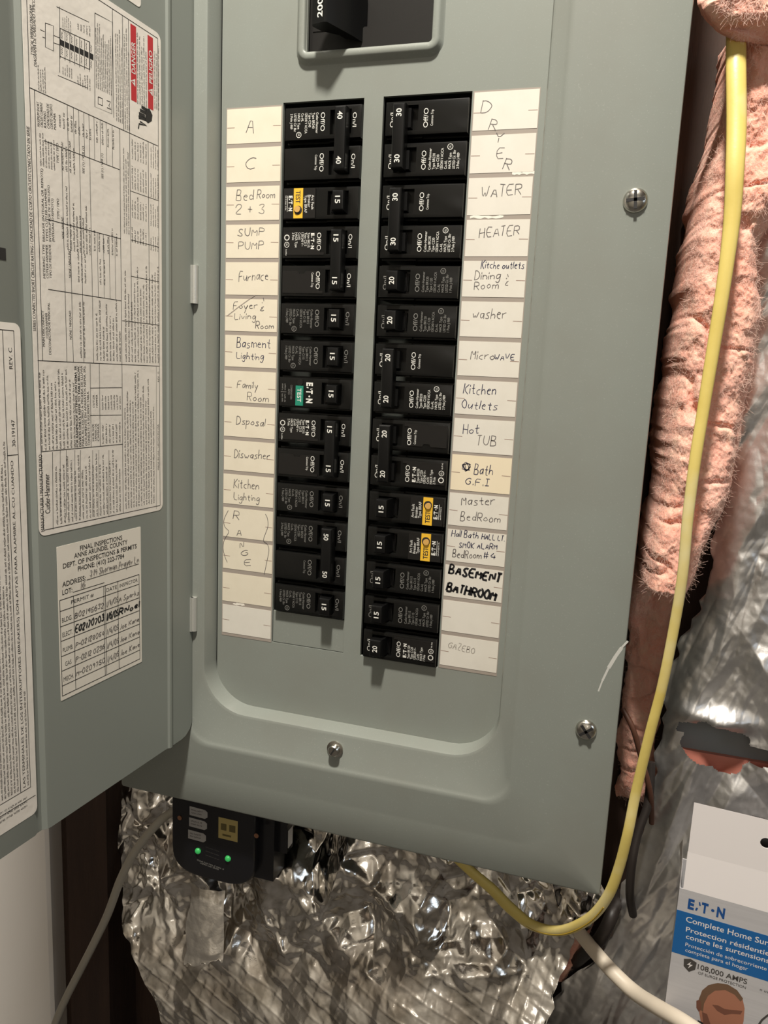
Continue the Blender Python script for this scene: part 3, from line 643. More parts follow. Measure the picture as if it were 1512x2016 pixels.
def print_mb(kind, poles, amps, p):
    b = MB(); y = FY - 0.06 - (0.45 if kind == 'new' else 0)
    if True:
        zc = -25.4*p
        text(b, 'Off/O', (26.0, y, zc + 6.3), BR_, BU_, 2.9, fit=11.6)
        if p == 0 or kind == 'one':
            x = 22.6; first = True
            if kind == 'new':
                eaton(b, (21.6, y, zc + 6.0), BR_, BU_, 2.2, 10.5); x = 19.0
            for i, s in enumerate(LN_OLD if kind != 'new' else ['Type BR', 'Type C', '120/240 V~', 'Cu/Al', 'HACR Type', 'Pole']):
                s_ = {'Type BR': 'Type BR%d%d' % (poles, amps), 'Type C': 'Type C%d%d' % (poles, amps), 'Pole J-989': '%d Pole J-989' % poles, 'Pole': '%d Pole' % poles}.get(s, s)
                text(b, s_, (x - i*(2.65 if kind != 'new' else 2.3), y, zc + 6.4), BR_, BU_, 1.7, squash=.80 if len(s_) < 14 else .70)
            # round listing mark
            cx, cz = (10.4, -7.0) if kind != 'new' else (3.6, -1.5)
            q = [(cx + 1.7*math.cos(t*math.pi/8), y, zc + cz + 1.7*math.sin(t*math.pi/8)) for t in range(17)]; b.ribbon(q, .35, (0, -1, 0))
            text(b, 'UL', (cx - .6, y, zc + cz + .9), BR_, BU_, 1.3, fit=1.8)
            if kind == 'new':
                q = [(cx + 1.7*math.cos(t*math.pi/8), y, zc + 3.2 + 1.7*math.sin(t*math.pi/8)) for t in range(17)]; b.ribbon(q, .6, (0, -1, 0)); micro(b, (cx - .8, y, zc - 4.4), BR_, BU_, 4.4, 1.0)
        else:
            text(b, 'Common Trip', (22.6, y, zc + 5.4), BR_, BU_, 1.6, fit=9.6)
    return b
def on_mb(p):
    b = MB(); text(b, 'On/I', (48.6, FY - .06, -25.4*p + 5.2), BR_, BU_, 2.6, fit=8.8); return b
def eaton(b, org, right, up, cap, fit, mi=None):
    """E-A-T-dot-N word mark with its broken A"""
    org = np.array(org, float); right = np.array(right, float); up = np.array(up, float); k = fit/5.6
    text(b, 'E', org, right, up, cap, fit=k*0.95, bold=.05, mi=mi)
    o = org + right*k*1.15
    q = lambda pts: b.add([o + right*k*x + up*cap*y for x, y in pts], [tuple(range(len(pts)))], mi)
    q([(.55, .62), (.78, .62), (.62, 1.0), (.40, 1.0)]); q([(.0, 0), (.30, 0), (.42, .32), (.14, .32)])
    text(b, 'T', org + right*k*2.05, right, up, cap, fit=k*1.0, bold=.05, mi=mi)
    c = org + right*k*3.75 + up*cap*.5; r = cap*.16
    b.add([c + right*r*math.cos(t*math.pi/4) + up*r*math.sin(t*math.pi/4) for t in range(8)], [tuple(range(8))], mi)
    text(b, 'N', org + right*k*4.35, right, up, cap, fit=k*1.2, bold=.05, mi=mi)
def num_mb(a, zt, y):
    b = MB(); text(b, str(a), (41.2, y - .07, zt), BR_, BU_, 3.4, fit=4.8, bold=.015)
    return b
def disc(b, cx, cz, r, y0, y1, n=20):
    b.loops([[(cx + r*math.cos(2*math.pi*k/n), y0, cz + r*math.sin(2*math.pi*k/n)) for k in range(n)], [(cx + r*math.cos(2*math.pi*k/n), y1, cz + r*math.sin(2*math.pi*k/n)) for k in range(n)]], True, False, True)
WELL = (32.6, 47.6, -7.6, 7.6)
def breaker(side, k, kind, amps, poles, label, faded=False):
    zc = -12.9 - 25.4*k
    if side == 0: t = thing('circuit_breaker', label, 'circuit breaker', (45.7, 0, zc), 'breakers in the panel')
    else: t = thing('circuit_breaker', label, 'circuit breaker', (171.3, 0, zc - 25.4*(poles - 1)), 'breakers in the panel', math.pi)
    zoff = [-25.4*p for p in range(poles)]
    for dz in zoff:
        o = link('body', cached(('body', kind in ('afci',)), lambda: body_mb(WELL), M['black'], 35), t); o.location.z = dz/1000
        if kind == 'new':
            o = link('print_panel', cached(('print_panel',), plate_mb, M['black2']), t); o.location.z = dz/1000
    if kind in ('old', 'new', 'one'):
        for p in range(poles): link('face_print', cached(('face_print', kind, poles, amps, faded, p), lambda: print_mb(kind, poles, amps, p), M['pgrey'] if faded else M['pwhite']), t)
        for p in range(poles): link('on_print', cached(('on_print', faded, p), lambda: on_mb(p), M['pgrey'] if faded else M['pwhite']), t)
        if poles == 2:
            h = link('handle_tie', cached(('handle_tie',), tie_mb, M['blackh'], 25), t)
            for zt in (3.6, -23.8): link('rating_number', cached(('rating_number', amps, zt), lambda: num_mb(amps, zt, -12.8), M['pwhite']), h)
        else:
            h = link('handle', cached(('handle',), handle_mb, M['blackh'], 25), t)
            link('rating_number', cached(('rating_number', amps, 1), lambda: num_mb(amps, 2.6, -12.2), M['pwhite']), h)
    else:
        h = link('handle', cached(('handle',), handle_mb, M['blackh'], 25), t)
        link('rating_number', cached(('rating_number', amps, 1), lambda: num_mb(amps, 2.6, -12.2), M['pwhite']), h)
    if kind == 'afci':
        b = MB(); b.prism([(0.8, -9.6), (24, -9.6), (24, 9.6), (0.8, 9.6)], FY - 0.8, FY); link('test_block', b.mesh('test_block', M['black2']), t)
        y = FY - 0.8
        b = MB(); b.box(8.2, 15.0, y - .14, y, -9.7, 9.7); link('test_sticker', b.mesh('test_sticker', M['yellow']), t)
        b = MB(); disc(b, 11.6, -4.4, 2.9, y - .1, y - .35); ring = link('button_bezel', b.mesh('button_bezel', M['ink']), t)
        b = MB(); disc(b, 11.3, -3.9, 2.1, y - .3, y - 1.2); link('test_button', b.mesh('test_button', M['amber'], smooth=40), t)
        b = MB(); text(b, 'TEST', (9.8, y - .2, 8.2), BR_, BU_, 3.2, fit=8.2, bold=.012); link('test_lettering', b.mesh('test_lettering', M['ink']), t)
        b = MB(); eaton(b, (4.6, y - .06, 5.0), BR_, BU_, 2.5, 10)
        for i, s in enumerate(('Arc Fault', 'Breaker', 'Type BRAF')): text(b, s, (21.2 - i*2.5, y - .06, 5.2), BR_, BU_, 1.9, squash=.9)
        b.ribbon([(3.6, y - .06, 5), (3.6, y - .06, -5.4)], .25, (0, -1, 0)); micro(b, (2.0, y - .06, 5), BR_, BU_, 10, .9)
        link('face_print', b.mesh('face_print', M['pwhite']), t)
    if kind == 'green':
        y = FY
        b = MB(); b.prism([(13.2, -9.3), (19.0, -9.3), (19.0, 4.6), (13.2, 4.6)], y - 1.0, y); link('test_button', b.mesh('test_button', M['green']), t)
        b = MB(); disc(b, 16.2, 7.0, 2.2, y - .02, y - .5); link('button_hinge', b.mesh('button_hinge', M['black2']), t)
        b = MB(); text(b, 'TEST', (14.6, y - 1.06, 2.8), BR_, BU_, 2.9, fit=9.6, bold=.012); eaton(b, (21.2, y - .07, 7.2), BR_, BU_, 4.4, 14.5)
        link('face_print', b.mesh('face_print', M['pwhite']), t)
        b = MB(); text(b, 'COMBINATION', (8.8, y - .07, 4.8), BR_, BU_, 1.4, fit=10); text(b, 'AFCI', (7.0, y - .07, 2.0), BR_, BU_, 1.3)
        for i in range(2): micro(b, (4.2 - i*2, y - .07, 5.5), BR_, BU_, 5, 1.1); micro(b, (4.2 - i*2, y - .07, -1.6), BR_, BU_, 6, 1.1)
        b.ribbon([(1.4, y - .07, -.2), (5.6, y - .07, -.2)], .25, (0, -1, 0)); link('fine_print', b.mesh('fine_print', M['pgrey']), t)
    return t
BK = [(0, 0, 'old', 40, 2, 'black double 40 amp breaker beside the labels A and C', 0),
 (0, 2, 'afci', 15, 1, 'black arc fault breaker with yellow sticker beside the Bed Room 2+3 label', 0),
 (0, 3, 'new', 15, 2, 'black double 15 amp breaker beside the sump pump and furnace labels', 0),
 (0, 5, 'one', 15, 1, 'black single 15 amp breaker beside the foyer and living room label', 1),
 (0, 6, 'one', 15, 1, 'black single 15 amp breaker beside the basement lighting label', 1),
 (0, 7, 'green', 15, 1, 'black breaker with green test button beside the Family Room label', 0),
 (0, 8, 'new', 15, 2, 'black double 15 amp breaker beside the disposal and dishwasher labels', 0),
 (0, 10, 'one', 15, 1, 'black single 15 amp breaker beside the kitchen lighting label', 1),
 (0, 11, 'old', 50, 2, 'black double 50 amp breaker beside the range labels', 1),
 (0, 13, 'one', 15, 1, 'lowest breaker of the left column, above the grey filler plate', 1),
 (1, 0, 'old', 30, 2, 'black double 30 amp breaker beside the dryer labels', 0),
 (1, 2, 'old', 30, 2, 'black double 30 amp breaker beside the water heater labels', 0),
 (1, 4, 'one', 20, 1, 'black single 20 amp breaker beside the dining room label', 1),
 (1, 5, 'one', 20, 1, 'black single 20 amp breaker beside the washer label', 1),
 (1, 6, 'old', 20, 2, 'black double 20 amp breaker beside the microwave and kitchen outlets labels', 0),
 (1, 8, 'new', 20, 2, 'black double 20 amp breaker beside the hot tub and bath labels', 0),
 (1, 10, 'afci', 15, 1, 'black arc fault breaker with yellow sticker beside the master bedroom label', 0),
 (1, 11, 'afci', 15, 1, 'black arc fault breaker with yellow sticker beside the hall bath label', 0),
 (1, 12, 'one', 15, 1, 'black single 15 amp breaker beside the bold basement bathroom label', 1),
 (1, 13, 'one', 15, 1, 'black single 15 amp breaker beside the blank label above gazebo', 1),
 (1, 14, 'new', 20, 1, 'black single 20 amp breaker at the foot of the right column', 0)]
for q in BK: breaker(*q[:6], faded=bool(q[6]))
# main breaker
mbk = thing('main_breaker', 'large black 200 amp main breaker in the upper framed opening', 'circuit breaker', (101.5, 8, 30))
b = MB()
plate(b, [57, 60.5, 84, 116, 147], [29.5, 47.5, 78, 138], [(84, 116, 47.5, 78)], 6.0, 34); b.box(60.5, 147, 5.0, 6.0, 29.5, 46.6); b.box(60.5, 83, 4.6, 6.0, 46.6, 138); b.box(84, 116, 10, 12, 47.5, 78)
b.build('body', M['black2'], mbk)
b = MB()
pr = [(70, -19), (79, -21), (81, -20), (93, -4), (97, 9), (84.5, 9), (82, 0), (72, -9), (69, -16)]
hz0 = U(680, 40, -20)[2]; b.loops([[(x, y, hz0 + (0 if x < 90 else -3)) for x, y in pr], [(x, y, hz0 + 24) for x, y in pr]], True, True, True)
hm = sub(b.build('handle', M['blackh'], mbk, smooth=30), mbk)
b = MB(); d = np.array([9, -2, 0.0]); d /= np.linalg.norm(d)
text(b, '200', np.array((77.6, -20.7, U(684, 28, -20.7)[2])), (0, 0, 1), tuple(-d), 3.7, fit=11.0, bold=.02, off=.15)
b.build('rating_number', M['pwhite'], hm)

# ================================================================== SURGE PROTECTOR
SY = 6.0
P = lambda u, v, y=SY: U(u, v, y)
xl = P(337, 1660)[0]; xr = P(500, 1700)[0]; zb = P(430, 1738)[2]
sg = thing('surge_protector', 'black surge protector with two green lights hanging under the panel', 'surge protector', (xl + 40, SY, zb))
b = MB(); cx = (xl + xr)/2; hw = (xr - xl)/2
def outline(ins):
    q = [(xl + ins, -513)]
    for i in range(17):
        a = math.pi + math.pi*i/16; q.append((cx + (hw - ins)*abs(math.cos(a))**0.55*math.copysign(1, math.cos(a)), zb + ins + 24 + 24*math.copysign(abs(math.sin(a))**0.8, math.sin(a))))
    return q + [(xr - ins, -513)]
b.loops([[(x, y, z) for x, z in outline(ins)] for ins, y in ((0, 40), (0, SY + 3), (.9, SY + .8), (2.6, SY))], True, True, True)
b.f = [tuple(reversed(f)) for f in b.f]
b.box(xr - 6, xr + 13, SY + 10, 38, zb + 6, -513); b.box(xr + 9, xr + 22, SY + 16, 34, zb + 30, -513)
hs = sub(b.build('housing', M['surge'], sg, smooth=35), sg)
b = MB(); b.box(xr + 22, xr + 22.4, SY + 18, SY + 26, zb + 34, zb + 50); b.build('side_tag', M['sticker'], sg)
for (u, v) in ((391, 1600), (390, 1622), (388, 1646)):
    p = P(u, v); b = MB(); x, z = p[0], p[2]
    b.prism([(x - 8.4, z - 3.8), (x + 6, z - 4.2), (x + 8.4, z - 2.4), (x + 8.4, z + 2.2), (x + 6, z + 3.8), (x - 8.4, z + 4.2)], SY - .2, SY + .1); b.build('device_tag', M['greytag'], sg)
    b = MB()
    for i in range(2): micro(b, (x - 6.6, SY - .26, z + 0.8 - 2.6*i), (1, 0, 0), (0, 0, 1), 11, 1.5)
    b.build('tag_print', M['inkgrey'], sg)
p = P(449, 1633); x, z = p[0], p[2]
b = MB(); b.box(x - 8.8, x + 8.8, SY - .2, SY + .1, z - 9.4, z + 9.4); b.build('gold_sticker', M['gold'], sg)
b = MB(); b.box(x - 6.5, x - 1.4, SY - .3, SY - .2, z - 1.5, z + 4.4); b.box(x + 1.2, x + 6.8, SY - .3, SY - .2, z - 1.5, z + 4.6); b.box(x - 5, x + 3, SY - .3, SY - .2, z - 6.5, z - 4.8); b.build('sticker_print', M['golddark'], sg)
for u, v in ((390, 1675), (449, 1690)):
    p = P(u, v); b = MB(); b.loops([[(p[0] + r*math.cos(2*math.pi*k/16), y, p[2] + r*math.sin(2*math.pi*k/16)) for k in range(16)] for r, y in ((2.6, SY), (2.4, SY - 1.1), (1.4, SY - 2.0))], True, False, True); b.build('indicator_light', M['led'], sg, smooth=60)
for u, v in ((354, 1610), (505, 1645)):
    p = P(u, v); b = MB(); disc(b, p[0], p[2], 2.0, SY, SY - .5); b.build('screw', M['copper'], sg, smooth=40)
b = MB(); p = P(388, 1694); micro(b, (p[0], SY - .1, p[2]), (.995, 0, -.1), (.1, 0, .995), 26, 1.5); p = P(394, 1700); micro(b, (p[0], SY - .1, p[2]), (.995, 0, -.1), (.1, 0, .995), 18, 1.5); b.build('housing_print', M['pgrey'], sg)
b = MB()
for i in range(3): p = P(405, 1668 + i*8); micro(b, (p[0], SY - .1, p[2]), (.995, 0, -.1), (.1, 0, .995), 13, 1.0)
b.build('fine_print', M['inkgrey'], sg)

# ================================================================== CABLES
def cable(name, label, cat, px, rad, mt, flat=1.0, seg=14, up=(0, 1, 0), n=10):
    pts = smooth_path([U(u, v, y) for u, v, y in px], n); rr = rad
    if hasattr(rad, '__len__'):
        xs = np.linspace(0, 1, len(rad)); rr = list(np.interp(np.linspace(0, 1, len(pts)), xs, rad))
    base = min(pts, key=lambda q: q[2]); t = thing(name, label, cat, tuple(base))
    b = MB(); b.tube(pts, rr, seg, flat, up=up); b.build('jacket', mt, t, smooth=60)
    return t, pts, rr
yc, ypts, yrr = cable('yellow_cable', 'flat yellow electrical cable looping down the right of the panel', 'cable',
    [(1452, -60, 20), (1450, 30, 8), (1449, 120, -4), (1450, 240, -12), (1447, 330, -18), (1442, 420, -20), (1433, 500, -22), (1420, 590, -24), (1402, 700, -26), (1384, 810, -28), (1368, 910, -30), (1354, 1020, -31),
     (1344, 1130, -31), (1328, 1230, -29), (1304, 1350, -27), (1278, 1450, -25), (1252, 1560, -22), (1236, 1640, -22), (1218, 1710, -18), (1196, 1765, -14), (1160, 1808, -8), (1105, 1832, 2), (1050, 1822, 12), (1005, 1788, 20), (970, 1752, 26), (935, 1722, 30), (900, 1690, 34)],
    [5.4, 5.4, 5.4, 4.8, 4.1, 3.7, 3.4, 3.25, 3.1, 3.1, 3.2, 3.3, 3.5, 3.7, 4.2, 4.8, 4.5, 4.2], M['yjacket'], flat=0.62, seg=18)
b = MB(); nn = len(ypts); gp = [ypts[i] + np.array([0.6, -yrr[i]*0.60, -yrr[i]*0.30]) for i in range(int(nn*.74), int(nn*.86))]
b.tube(gp, 0.55, 6); b.build('jacket_groove', M['ymark'], yc, smooth=60)
cable('white_cable', 'thin off-white cable curving down to the left below the door', 'cable',
    [(470, 1575, 40), (415, 1580, 34), (365, 1588, 28), (330, 1604, 22), (300, 1632, 18), (266, 1676, 16), (238, 1730, 16), (212, 1800, 18), (186, 1855, 20), (158, 1910, 22), (130, 1965, 24), (108, 2018, 24), (92, 2080, 24), (84, 2200, 30), (84, 2500, 40), (90, 3000, 50)], 3.7, M['gjacket'])
cable('white_cable', 'thick cream cable passing in front of the white box', 'cable',
    [(1140, 1835, 44), (1170, 1872, 30), (1205, 1912, 18), (1250, 1954, 6), (1300, 1986, -16), (1345, 2012, -30), (1410, 2056, -40), (1490, 2115, -46), (1580, 2190, -46)], [5.2, 5.4, 5.2, 4.9], M['wjacket'])
cable('black_cord', 'dark cord bending behind the yellow cable beside the foil', 'cord',
    [(1282, 1500, 50), (1276, 1580, 44), (1256, 1640, 38), (1244, 1700, 32), (1240, 1760, 34), (1246, 1800, 50)], 3.1, M['cord'])
cable('black_cord', 'thick black cord crossing under the yellow cable loop', 'cord',
    [(1215, 1760, 70), (1205, 1800, 42), (1180, 1850, 40), (1150, 1878, 50), (1120, 1905, 76)], 5.0, M['cord'])
cable('brown_wire', 'thin brown wire leaving from behind the panel edge', 'wire',
    [(1225, 1395, 40), (1245, 1432, 34), (1262, 1490, 36), (1280, 1560, 40), (1283, 1620, 52)], 2.0, M['brown'])

# ================================================================== NOISE FIELDS
def hash2(i, j, s):
    v = np.sin(i*127.1 + j*311.7 + s*74.7)*43758.5453; return v - np.floor(v)
def vnoise(x, z, s):
    i = np.floor(x); j = np.floor(z); fx = x - i; fz = z - j; fx = fx*fx*(3 - 2*fx); fz = fz*fz*(3 - 2*fz)
    a = hash2(i, j, s)*(1-fx) + hash2(i+1, j, s)*fx; c = hash2(i, j+1, s)*(1-fx) + hash2(i+1, j+1, s)*fx
    return a*(1-fz) + c*fz
def facet(x, z, s):
    """piecewise flat random heights: sharp folds"""
    i = np.floor(x); j = np.floor(z); fx = x - i; fz = z - j
    fl = hash2(i + 17, j - 5, s + 3) > 0.5
    gx = np.where(fl, 1 - fx, fx); h00 = np.where(fl, hash2(i+1, j, s), hash2(i, j, s)); h10 = np.where(fl, hash2(i, j, s), hash2(i+1, j, s))
    h01 = np.where(fl, hash2(i+1, j+1, s), hash2(i, j+1, s)); h11 = np.where(fl, hash2(i, j+1, s), hash2(i+1, j+1, s))
    lo = h00 + (h10 - h00)*gx + (h01 - h00)*fz; hi = h11 + (h01 - h11)*(1 - gx) + (h10 - h11)*(1 - fz)
    return np.where(gx + fz < 1, lo, hi)
def crumple(x, z, s, ang=0.0, stretch=1.0, cells=((30, 9), (13, 4), (6, 1.5))):
    ca, sa = math.cos(R(ang)), math.sin(R(ang)); u = x*ca + z*sa; v = (-x*sa + z*ca)/stretch
    wx = (vnoise(u/30, v/30, s+1) - .5)*12; wz = (vnoise(u/30, v/30, s+2) - .5)*12
    h = 0
    for n_, (c, a) in enumerate(cells): h = h + a*(facet((u + wx)/c, (v + wz)/c, s + n_*9) - .5)
    return h
def sheet(name, left, right, zs, nx, yf, mt, parent=None, smooth=None, back=2.0):
    """grid between two edge curves x(z); yf gives the depth; closed with a thin back"""
    nz = len(zs); T, Zg = np.meshgrid(np.linspace(0, 1, nx), zs)
    Lx = np.interp(-zs, -left[:, 1], left[:, 0])[:, None]; Rx = np.interp(-zs, -right[:, 1], right[:, 0])[:, None]
    X = Lx + (Rx - Lx)*T; Y = yf(X, Zg, T)
    V = np.stack([X, Y, Zg], -1).reshape(-1, 3)
    idx = np.arange(nx*nz).reshape(nz, nx); a = idx[:-1, :-1].ravel(); bq = idx[:-1, 1:].ravel(); c = idx[1:, 1:].ravel(); d = idx[1:, :-1].ravel()
    Fc = np.stack([a, d, c, bq], 1)
    return V, Fc
def fast_mesh(name, V, Fc, mt, parent, smooth=True):
    me = bpy.data.meshes.new(name); n = len(V); org = ORG.get(parent, np.zeros(3))
    me.vertices.add(n); me.vertices.foreach_set('co', ((V - org)/1000.0).ravel())
    me.loops.add(Fc.size); me.loops.foreach_set('vertex_index', Fc.ravel().astype(np.int32))
    me.polygons.add(len(Fc)); me.polygons.foreach_set('loop_start', np.arange(0, Fc.size, Fc.shape[1], dtype=np.int32)); me.polygons.foreach_set('loop_total', np.full(len(Fc), Fc.shape[1], np.int32))
    me.update(calc_edges=True); me.validate(); me.materials.append(mt)
    me.polygons.foreach_set('use_smooth', [smooth]*len(me.polygons)); me.update()
    return link(name, me, parent)
def pxcurve(pts, y): return np.array([U(u, v, y)[[0, 2]] for u, v in pts])

# ================================================================== INSULATION
def batt(name, label, left, right, ymid, ydeep, seed, nz=400, nx=130, nf=15000, lumps=6.0, yref=40, steep=3.2, endr=14.0, ybase=90.0):
    L = pxcurve(left, yref); Rr = pxcurve(right, yref); zt = min(L[:, 1].max(), Rr[:, 1].max()); zb_ = max(L[:, 1].min(), Rr[:, 1].min())
    zs = np.linspace(zt, zb_, nz)
    t = thing(name, label, 'insulation', (float(L[:, 0].mean()), 60, float(zb_)), 'pink insulation')
    def yf(X, Z, T):
        e = np.clip(1 - np.abs(2*T - 1)**steep, 0, 1)**.8
        ends = np.clip(np.minimum((zt - Z)/endr, (Z - zb_)/endr), 0, 1)**.6
        fr = np.interp(Z, [zb_, zt], [ydeep, ymid])
        y = ybase + (fr - ybase)*e*ends
        y = y - e*(lumps*(vnoise(X/19, Z/30, seed) - .5) + lumps*.5*(vnoise(X/10, Z/9, seed+1) - .5) + 2.2*(vnoise(X/4, Z/4.5, seed+2) - .5) + 1.1*(vnoise(X/1.6, Z/1.8, seed+3) - .5) + .7*(vnoise(X/.8, Z/.9, seed+4) - .5))
        fold = np.abs(vnoise(X/26 + 4, Z/16, seed+5) - .5)*2
        return y + e*np.exp(-(fold/.10)**2)*3.5
    V, Fc = sheet(name, L, Rr, zs, nx, yf, None)
    nrow = len(zs); V2 = V.reshape(nrow, nx, 3)
    V2[:, :, 0] += ((vnoise(V2[:, :, 2]/14, V2[:, :, 0]*0 + seed, seed) - .5)*6 + (vnoise(V2[:, :, 2]/3, V2[:, :, 0]*0 + seed, seed) - .5)*1.6)*np.array([1 if k < 2 or k > nx-3 else .4 for k in range(nx)])[None, :]
    V = V2.reshape(-1, 3)
    fast_mesh('wool', V, Fc, M['pink'], t)
    rg = random.Random(seed); b = MB()
    for _ in range(nf):                                     # loose fibres standing off the wool
        i = rg.randrange(nrow); j = rg.randrange(nx//9, nx - nx//9); p = V2[i, j].copy() + np.array([0, -0.3, 0])
        a = rg.uniform(0, 2*math.pi); l = rg.uniform(1.2, 4.2); d = np.array([math.cos(a), -rg.uniform(-.08, .06), math.sin(a)]); cv = np.array([rg.uniform(-1, 1), -rg.uniform(-.1, .3), rg.uniform(-1, 1)])*.9
        q = [p + d*l*s_ + cv*l*s_*s_ for s_ in (0, .33, .66, 1)]
        b.ribbon(q, rg.uniform(.05, .10), (0, -1, 0), 0.1)
    o = b.build('loose_fibres', M['fibre'], t); o['kind'] = 'stuff'
    return t
batt('insulation_batt', 'long pink fibreglass batt bulging beside the right panel edge',
     [(1432, 30), (1424, 110), (1404, 190), (1390, 270), (1372, 340), (1352, 440), (1338, 520), (1322, 620), (1306, 700), (1296, 800), (1286, 900), (1276, 960), (1266, 1030), (1256, 1090), (1252, 1160)],
     [(1600, 30), (1600, 380), (1530, 430), (1504, 480), (1500, 530), (1506, 620), (1494, 720), (1478, 800), (1468, 880), (1446, 950), (1424, 1010), (1398, 1060), (1378, 1110), (1352, 1165)], 4, -6, 11, steep=5.0, endr=9.0)
batt('insulation_batt', 'pale pink insulation tuft in the upper right corner', [(1378, -60), (1380, 4), (1398, 26), (1424, 44), (1452, 58)], [(1640, -60), (1640, 20), (1600, 44), (1540, 54), (1500, 60)], -22, -16, 23, nz=90, nx=120, nf=2500, yref=-20, steep=6, endr=9.0, ybase=-4.0)
batt('insulation_batt', 'dark reddish insulation hanging deep between panel and yellow cable',
     [(1244, 1120), (1236, 1250), (1230, 1350), (1220, 1450), (1216, 1560), (1206, 1660)], [(1400, 1080), (1372, 1150), (1336, 1250), (1316, 1350), (1302, 1450), (1298, 1560), (1284, 1650)], 76, 84, 31, nz=130, nx=46, nf=2500, lumps=8)
batt('insulation_batt', 'small pink insulation strip between two foil sheets near the bottom',
     [(1112, 1830), (1098, 1880), (1084, 1930), (1066, 1980), (1060, 2000)], [(1200, 1790), (1180, 1860), (1150, 1920), (1120, 1970), (1100, 2000)], 56, 60, 41, nz=60, nx=30, nf=250, lumps=4)

# ================================================================== FOIL
def foil(name, label, left, right, ztop, zbot, step, yf, mt, cat='foil', hole=None, y0=50):
    L = pxcurve(left, y0); Rr = pxcurve(right, y0)
    zs = np.arange(ztop, zbot, -step); wid = float(np.max(np.interp(-zs, -Rr[:, 1], Rr[:, 0]) - np.interp(-zs, -L[:, 1], L[:, 0]))); nx = int(wid/step) + 2
    t = thing(name, label, cat, (float(L[:, 0].mean()), y0, float(zbot)), 'foil facing')
    V, Fc = sheet(name, L, Rr, zs, nx, yf, None)
    if hole is not None:
        cc = V[Fc].mean(1); Fc = Fc[~hole(cc[:, 0], cc[:, 2])]
    # ragged edges
    V2 = V.reshape(len(zs), nx, 3); jag = (facet(V2[:, :, 2]/7, V2[:, :, 0]*0, 5) - .5)*5
    wgt = np.zeros(nx); wgt[0] = 1; wgt[1] = .9; wgt[2] = .7; wgt[-1] = 1; wgt[-2] = .9; V2[:, :, 0] += jag*wgt[None, :]
    fast_mesh('foil_sheet', V2.reshape(-1, 3), Fc, mt, t, smooth=True)
    return t
def scrim(X, Z, ang, sp):
    h = 0
    for a in (ang, ang + 84):
        u = X*math.sin(R(a)) + Z*math.cos(R(a)) + 1.5*vnoise(X/20, Z/20, a); dd = np.abs((u/sp) % 1.0 - .5)*sp; h = h - .55*np.exp(-(dd/.75)**2)
    return h
# large sheet under the panel
def y_low(X, Z, T):
    drop = np.interp(-Z, [520, 575, 640, 700, 860], [74, 62, 47, 24, -42])
    bul = -16*np.exp(-((X - 150)/110)**2 - ((Z + 700)/60)**2) - 9*np.exp(-((X - 60)/50)**2 - ((Z + 610)/30)**2)
    flat = np.clip((-Z - 640 - .20*(150 - X))/30, 0, 1)      # flatter scrim-lined area towards the bottom
    c = crumple(X, Z, 3, 18, 1.25, ((42, 26), (18, 11), (8, 4.4), (4, 1.5)))
    return drop + bul + c*(1 - .72*flat) + scrim(X, Z, 20, 10.5)*flat*.5 + .4*(vnoise(X/5, Z/5, 8) - .5)
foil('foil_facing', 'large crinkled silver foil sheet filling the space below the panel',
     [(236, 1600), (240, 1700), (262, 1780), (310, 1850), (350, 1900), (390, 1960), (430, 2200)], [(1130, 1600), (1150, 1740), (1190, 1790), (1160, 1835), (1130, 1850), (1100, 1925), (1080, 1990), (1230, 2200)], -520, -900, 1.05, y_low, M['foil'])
# smaller piece at the lower left, under the door
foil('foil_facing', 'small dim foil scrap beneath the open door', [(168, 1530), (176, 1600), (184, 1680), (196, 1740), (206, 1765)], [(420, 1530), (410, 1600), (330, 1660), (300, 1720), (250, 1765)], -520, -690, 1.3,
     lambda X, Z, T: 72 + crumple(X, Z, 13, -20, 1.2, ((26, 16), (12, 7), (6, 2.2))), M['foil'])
# right sheet with long pleats, torn open above the box
hc = U(1412, 1470, 42); he = U(1480, 1482, 42)
def torn(x, z):
    dx = (x - hc[0])/24; dz = (z - hc[2] + .22*(x - hc[0]))/17
    r = dx*dx + dz*dz + .9*(facet(x/7, z/7, 77) - .5)
    dx2 = (x - he[0] - 4)/30; dz2 = (z - he[2] + 2)/6
    return (r < 1) | (dx2*dx2 + dz2*dz2 < 1)
def y_right(X, Z, T):
    c = crumple(X, Z, 21, -20, 4.0, ((20, 9.0), (9, 4.6), (4, 1.6)))
    c2 = crumple(X, Z, 27, 10, 1.2, ((30, 14), (12, 5), (5, 1.6)))
    k = np.clip((X - 352)/40, 0, 1)
    edge = 8*np.exp(-T/.06)
    lip = -9*np.exp(-(((X - hc[0])/26)**2 + ((Z - hc[2] - 20)/7)**2))
    return 46 + edge - 10*np.sin(np.clip(T, 0, 1)*math.pi*.6) + c*(1 - .5*k) + c2*k*.8 + lip + .5*(vnoise(X/4, Z/4, 9) - .5)
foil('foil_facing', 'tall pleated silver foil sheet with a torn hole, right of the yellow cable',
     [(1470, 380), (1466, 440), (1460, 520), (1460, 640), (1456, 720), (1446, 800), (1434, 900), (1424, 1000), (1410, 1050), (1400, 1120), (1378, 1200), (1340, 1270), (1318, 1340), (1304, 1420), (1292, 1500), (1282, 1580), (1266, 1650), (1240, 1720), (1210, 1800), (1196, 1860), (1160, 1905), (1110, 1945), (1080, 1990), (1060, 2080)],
     [(1720, 380), (1720, 1000), (1720, 1500), (1720, 2080)], -52, -760, 0.95, y_right, M['foilR'], hole=torn)
